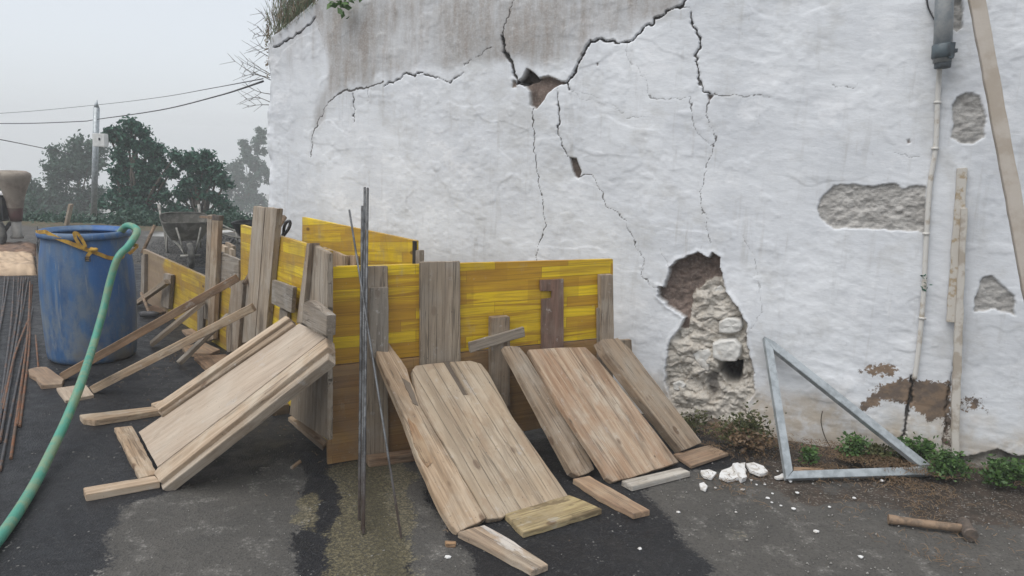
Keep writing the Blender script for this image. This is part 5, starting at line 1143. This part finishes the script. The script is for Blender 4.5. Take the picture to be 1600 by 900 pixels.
for i, (x, y) in enumerate(sp):
    r_ = rng_.uniform(.005, .011); p = G(x, y, r_ * .5); bm = bmesh.new(); bmesh.ops.create_icosphere(bm, subdivisions=1, radius=r_)
    for v in bm.verts: v.co = Vector((v.co.x * rng_.uniform(.8, 1.5), v.co.y * rng_.uniform(.8, 1.3), v.co.z * .6))
    tag(from_bm('plaster_crumb', bm, M['chunk'], None, Matrix.Translation(p)), 'tiny white crumb of plaster scattered on the ground', 'plaster crumb', 'tiny plaster crumbs')

# weeds along the wall foot
def wbase(px, py): return G(px, py, .03)
plant('weed_clump', wbase(1158, 694), 1100, (.15, .05), .18, .012, M['leafo'], 'leafy weed clump with brown stems below the wall cavity', 41, stems=26, smat=M['straw'])
plant('weed_clump', wbase(1172, 700), 500, (.12, .05), .11, .012, M['straw'], 'dry brown tangle of stems right under the cavity weed', 42, stems=30, smat=M['straw'])
plant('weed_clump', wbase(1268, 722), 350, (.06, .04), .08, .011, M['leafg'], 'smallest green weed just inside the steel triangle', 43)
plant('weed_clump', wbase(1335, 716), 600, (.09, .03), .13, .012, M['leafg'], 'green weed with reddish dry top inside the steel triangle', 44, smat=M['straw'])
plant('weed_clump', wbase(1385, 718), 600, (.12, .03), .08, .012, M['leafo'], 'brownish low weed behind the bottom bar of the triangle', 45, smat=M['straw'])
plant('weed_clump', wbase(1428, 722), 800, (.10, .03), .12, .013, M['leafg'], 'bright green weed behind the pointed end of the triangle', 46)
plant('weed_clump', wbase(1482, 745), 900, (.10, .04), .12, .012, M['leafg'], 'bright green weed at the foot of the painted batten', 47)
plant('weed_clump', wbase(1572, 756), 900, (.11, .04), .12, .013, M['leafg'], 'green weed at the wall foot near the right edge', 48)
plant('weed_clump', wbase(1075, 670), 500, (.12, .06), .10, .011, M['leafo'], 'sparse weed between the square beam and the cavity', 49)
tag(tube('dead_stem', smoothpts([wpt(1306, 712, .05), wpt(1290, 685, .04), wpt(1283, 660, .035), wpt(1285, 642, .03)], 5), .003, M['bark'], None, 5), 'thin dead stem curving up the wall inside the triangle', 'stem')
tag(pslab('wood_strip', [(1240,729),(1288,731),(1288,736),(1240,735)], GP(.02), .018, M['orange']), 'thin wood strip lying inside the steel triangle', 'wood strip')
# green leaf hanging at the top of the wall
lt = wpt(536, -6, .08); rngl = np.random.default_rng(3)
V, F = leaves_np(np.array([[lt.x + rngl.normal() * .035, lt.y + rngl.normal() * .02, lt.z - abs(rngl.normal()) * .06] for _ in range(30)]), .03, rngl, .2, .6)
tag(from_np('hanging_sprig', V, F, M['leafg']), 'green leafy sprig hanging over the top of the grey stain', 'sprig')
# leaves by the conduit
V, F = leaves_np(np.array([[*(wpt(1447 + rngl.normal() * 5, 445 + rngl.normal() * 9, .03))] for _ in range(14)]), .012, rngl, .2, .5)
tag(from_np('climbing_sprig', V, F, M['leafd']), 'tiny dark-leaved sprig growing beside the white conduit', 'sprig')
# straw and dead twigs littering the soil strip
def litter(name, n, reg, size, mat, label, cat, seed, curl=.4):
    rg = np.random.default_rng(seed); V = []; F = []; P = gpoly(reg); xs = [p[0] for p in P]; ys = [p[1] for p in P]; c = 0
    while c < n:
        X = rg.uniform(min(xs), max(xs), 4000); Y = rg.uniform(min(ys), max(ys), 4000)
        du = (X - W0.x) * WN.x + (Y - W0.y) * WN.y; dens = fbm(X * 3 + 70, Y * 3 + 70, 3, seed)
        ok = (sdf(X, Y, P) > 0) & (du > .03) & (rg.random(4000) < sst(dens, .3, .75) * np.exp(-np.maximum(du - .3, 0) * 3.0))
        for x, y in zip(X[ok], Y[ok]):
            if c >= n: break
            L = size * rg.uniform(.4, 1.4); a = rg.uniform(0, 6.28); cu = rg.normal() * curl; w_ = .0011; z = .006 + rg.random() * .018 + (.04 if (x - W0.x) * WN.x + (y - W0.y) * WN.y < .3 else 0); b = len(V)
            for k in range(4):
                t = k / 3; aa = a + cu * t; px_, py_ = x + math.cos(aa) * L * t, y + math.sin(aa) * L * t; zz = z + .012 * math.sin(t * 3.1) * rg.random()
                V.append((px_ - math.sin(aa) * w_, py_ + math.cos(aa) * w_, zz)); V.append((px_ + math.sin(aa) * w_, py_ - math.cos(aa) * w_, zz + .001))
            for k in range(3): F.append((b + 2 * k, b + 2 * k + 1, b + 2 * k + 3, b + 2 * k + 2))
            c += 1
    return tag(from_np(name, np.array(V), np.array(F), M[mat]), label, cat, kind='stuff')
litter('straw_litter', 5200, [(1040,680),(1120,650),(1620,720),(1700,860),(1500,900),(1200,800),(1060,740)], .04, 'straw', 'dry straw and dead stems littering the soil at the wall foot', 'straw', 5, .3)
litter('leaf_litter', 500, [(130,620),(300,540),(480,650),(700,900),(900,900),(960,800),(700,760),(400,800)], .02, 'straw', 'sparse bits of chaff on the asphalt', 'chaff', 6)
# grit
def grit(n, reg, mat, label, seed, s0, s1):
    rg = np.random.default_rng(seed); P = gpoly(reg); xs = [p[0] for p in P]; ys = [p[1] for p in P]; base = np.array([[1,0,0],[-1,0,0],[0,1,0],[0,-1,0],[0,0,1],[0,0,-1]], float)
    fc = np.array([[0,2,4],[2,1,4],[1,3,4],[3,0,4],[2,0,5],[1,2,5],[3,1,5],[0,3,5]]); V = []; F = []; c = 0
    while c < n:
        x, y = rg.uniform(min(xs), max(xs)), rg.uniform(min(ys), max(ys))
        if sdf(np.array([x]), np.array([y]), P)[0] < 0 or (x - W0.x) * WN.x + (y - W0.y) * WN.y < .05: continue
        s_ = rg.uniform(s0, s1) * rg.random() ** .6; V.append(base * s_ * rg.uniform(.6, 1.3, (6, 3)) + np.array([x, y, s_ * .3 + .002])); F.append(fc + 6 * c); c += 1
    return tag(from_np('grit', np.concatenate(V), np.concatenate(F), M[mat]), label, 'grit', kind='stuff')
grit(700, [(1060,700),(1150,690),(1620,740),(1700,1000),(1150,1000),(1090,850),(1000,770)], 'concrete', 'grey grit and small stones on the soil strip', 7, .002, .007)
grit(260, [(150,930),(170,780),(460,720),(640,740),(760,850),(1100,900),(1100,1000),(150,1000)], 'concrete', 'loose grit on the foreground asphalt', 9, .0015, .004)

# grass on the sloping wall top and bare twigs beyond it
rg = np.random.default_rng(21); pts = []
for _ in range(5200):
    t = rg.random(); q = Vector(onp(416 + 84 * t, 60 - 64 * t, WP)); q = q - WN * rg.uniform(-.02, .5); pts.append((q.x, q.y, q.z - .03 + .18 * (rg.random() ** 1.2) * (1 if rg.random() < .8 else 1.6)))
pts = np.array(pts); n = len(pts); V = []; a = rg.uniform(0, 6.28, n); L = rg.uniform(.05, .14, n); ln = rg.normal(size=(n, 2)) * .35
up = np.stack([ln[:, 0] * L, ln[:, 1] * L, L * rg.choice([1, -.55], n, p=[.75, .25])], 1); sd2 = np.stack([np.cos(a), np.sin(a), 0 * a], 1) * .0028
V = np.stack([pts - sd2, pts + sd2, pts + up + sd2 * .2, pts + up - sd2 * .2], 1).reshape(-1, 3)
half = n // 2
tag(from_np('wall_top_grass', V[:half * 4], np.arange(half * 4).reshape(-1, 4), M['drygrass']), 'dry brown grass hanging over the sloping top of the wall', 'grass', kind='stuff')
tag(from_np('green_grass', V[half * 4:], np.arange((n - half) * 4).reshape(-1, 4), M['grass']), 'grey-green grass on the sloping wall top at upper left', 'grass', kind='stuff')
# earth bank behind the wall top
bkp = []
for u_, tp in list(zip(wu_, wtop))[24::12]:
    f0 = W0 + WU * float(u_) - WN * .02; f0.z = float(tp) - .05; bkp.append((f0, f0 - WN * .9 + Vector((0, 0, .1)), f0 - WN * 7 + Vector((0, 0, .9))))
V = np.array([tuple(p) for r_ in bkp for p in r_]); k = np.arange(len(bkp) - 1) * 3
F = np.concatenate([np.stack([k + j, k + 3 + j, k + 4 + j, k + 1 + j], -1) for j in (0, 1)])
s = NT('earth_bank'); o = s.obj(False); M['earth'] = s.out(Base_Color=s.mix(s.rmp(s.noise(o, 6, 5), .4, .6), (.10, .085, .055), (.07, .08, .04)), Roughness=.95)
e0 = bkp[0]; V2 = [tuple(e0[0]), tuple(e0[1]), tuple(e0[2]), (e0[2].x, e0[2].y, -1), (e0[1].x, e0[1].y, -1), (e0[0].x, e0[0].y, -1)]; b0 = len(V)
V = np.concatenate([V, np.array(V2)]); F = np.concatenate([F, np.array([[b0, b0 + 1, b0 + 4, b0 + 5], [b0 + 1, b0 + 2, b0 + 3, b0 + 4]])])
tag(from_np('terrace_bank', V, F, M['earth']), kind='structure')
bt = thing('bare_shrub', onp(416, 130, off(WP, -.4)), 'bare twiggy shrub sticking out past the left end of the wall', 'shrub')
bm = bmesh.new(); r = random.Random(3)
for (x0, y0), (x1, y1) in [((416,118),(376,96)), ((416,122),(362,92)), ((417,116),(384,92)), ((416,147),(384,132)), ((417,160),(382,156)), ((418,164),(386,166)), ((417,62),(402,40)), ((417,75),(404,68)), ((417,90),(398,75)), ((418,40),(408,18)), ((417,55),(396,52)), ((417,125),(380,118))]:
    A = onp(x0 + 6, y0, off(WP, -.45)); Bq = aty(x1, y1, A.y + r.uniform(-.3, .1)); m_ = A.lerp(Bq, .5) + Vector((0, 0, r.uniform(-.03, .03)))
    pp = smoothpts([A, m_, Bq], 4); tube_bm(bm, pp, [.0035 - .0025 * i / (len(pp) - 1) for i in range(len(pp))], 5)
    for q in pp[3:8:2]:
        for s_ in (1, -1): tube_bm(bm, [q, q + Vector((r.uniform(-.12, -.02), r.uniform(-.05, .05), s_ * r.uniform(.02, .07)))], [.002, .0012], 4)
from_bm('branches', bm, M['bark'], bt)
V, F = leaves_np(np.array([[*(onp(417 + r.gauss(0, 1.5), r.uniform(20, 125), off(WP, -.05 + r.uniform(-.1, .05))))] for _ in range(90)]), .010, rg, .1, .5); from_np('leaf_buds', V, F, M['drygrass'], bt)

# ================================================================== haze
bm = bmesh.new(); box(bm, (0, 120, -7.7), (524, 364, 27.4))
hz_ = from_bm('haze', bm, None); s = bpy.data.materials.new('fog_air'); s.use_nodes = True; nt = s.node_tree; nt.nodes.remove(nt.nodes['Principled BSDF'])
pv = nt.nodes.new('ShaderNodeVolumePrincipled'); pv.inputs['Color'].default_value = (.965, .985, 1.0, 1); pv.inputs['Density'].default_value = .005; pv.inputs['Anisotropy'].default_value = 0.0
nt.links.new(pv.outputs[0], nt.nodes['Material Output'].inputs['Volume']); hz_.data.materials.append(s); tag(hz_, 'pale fog filling the air', 'fog', kind='stuff')
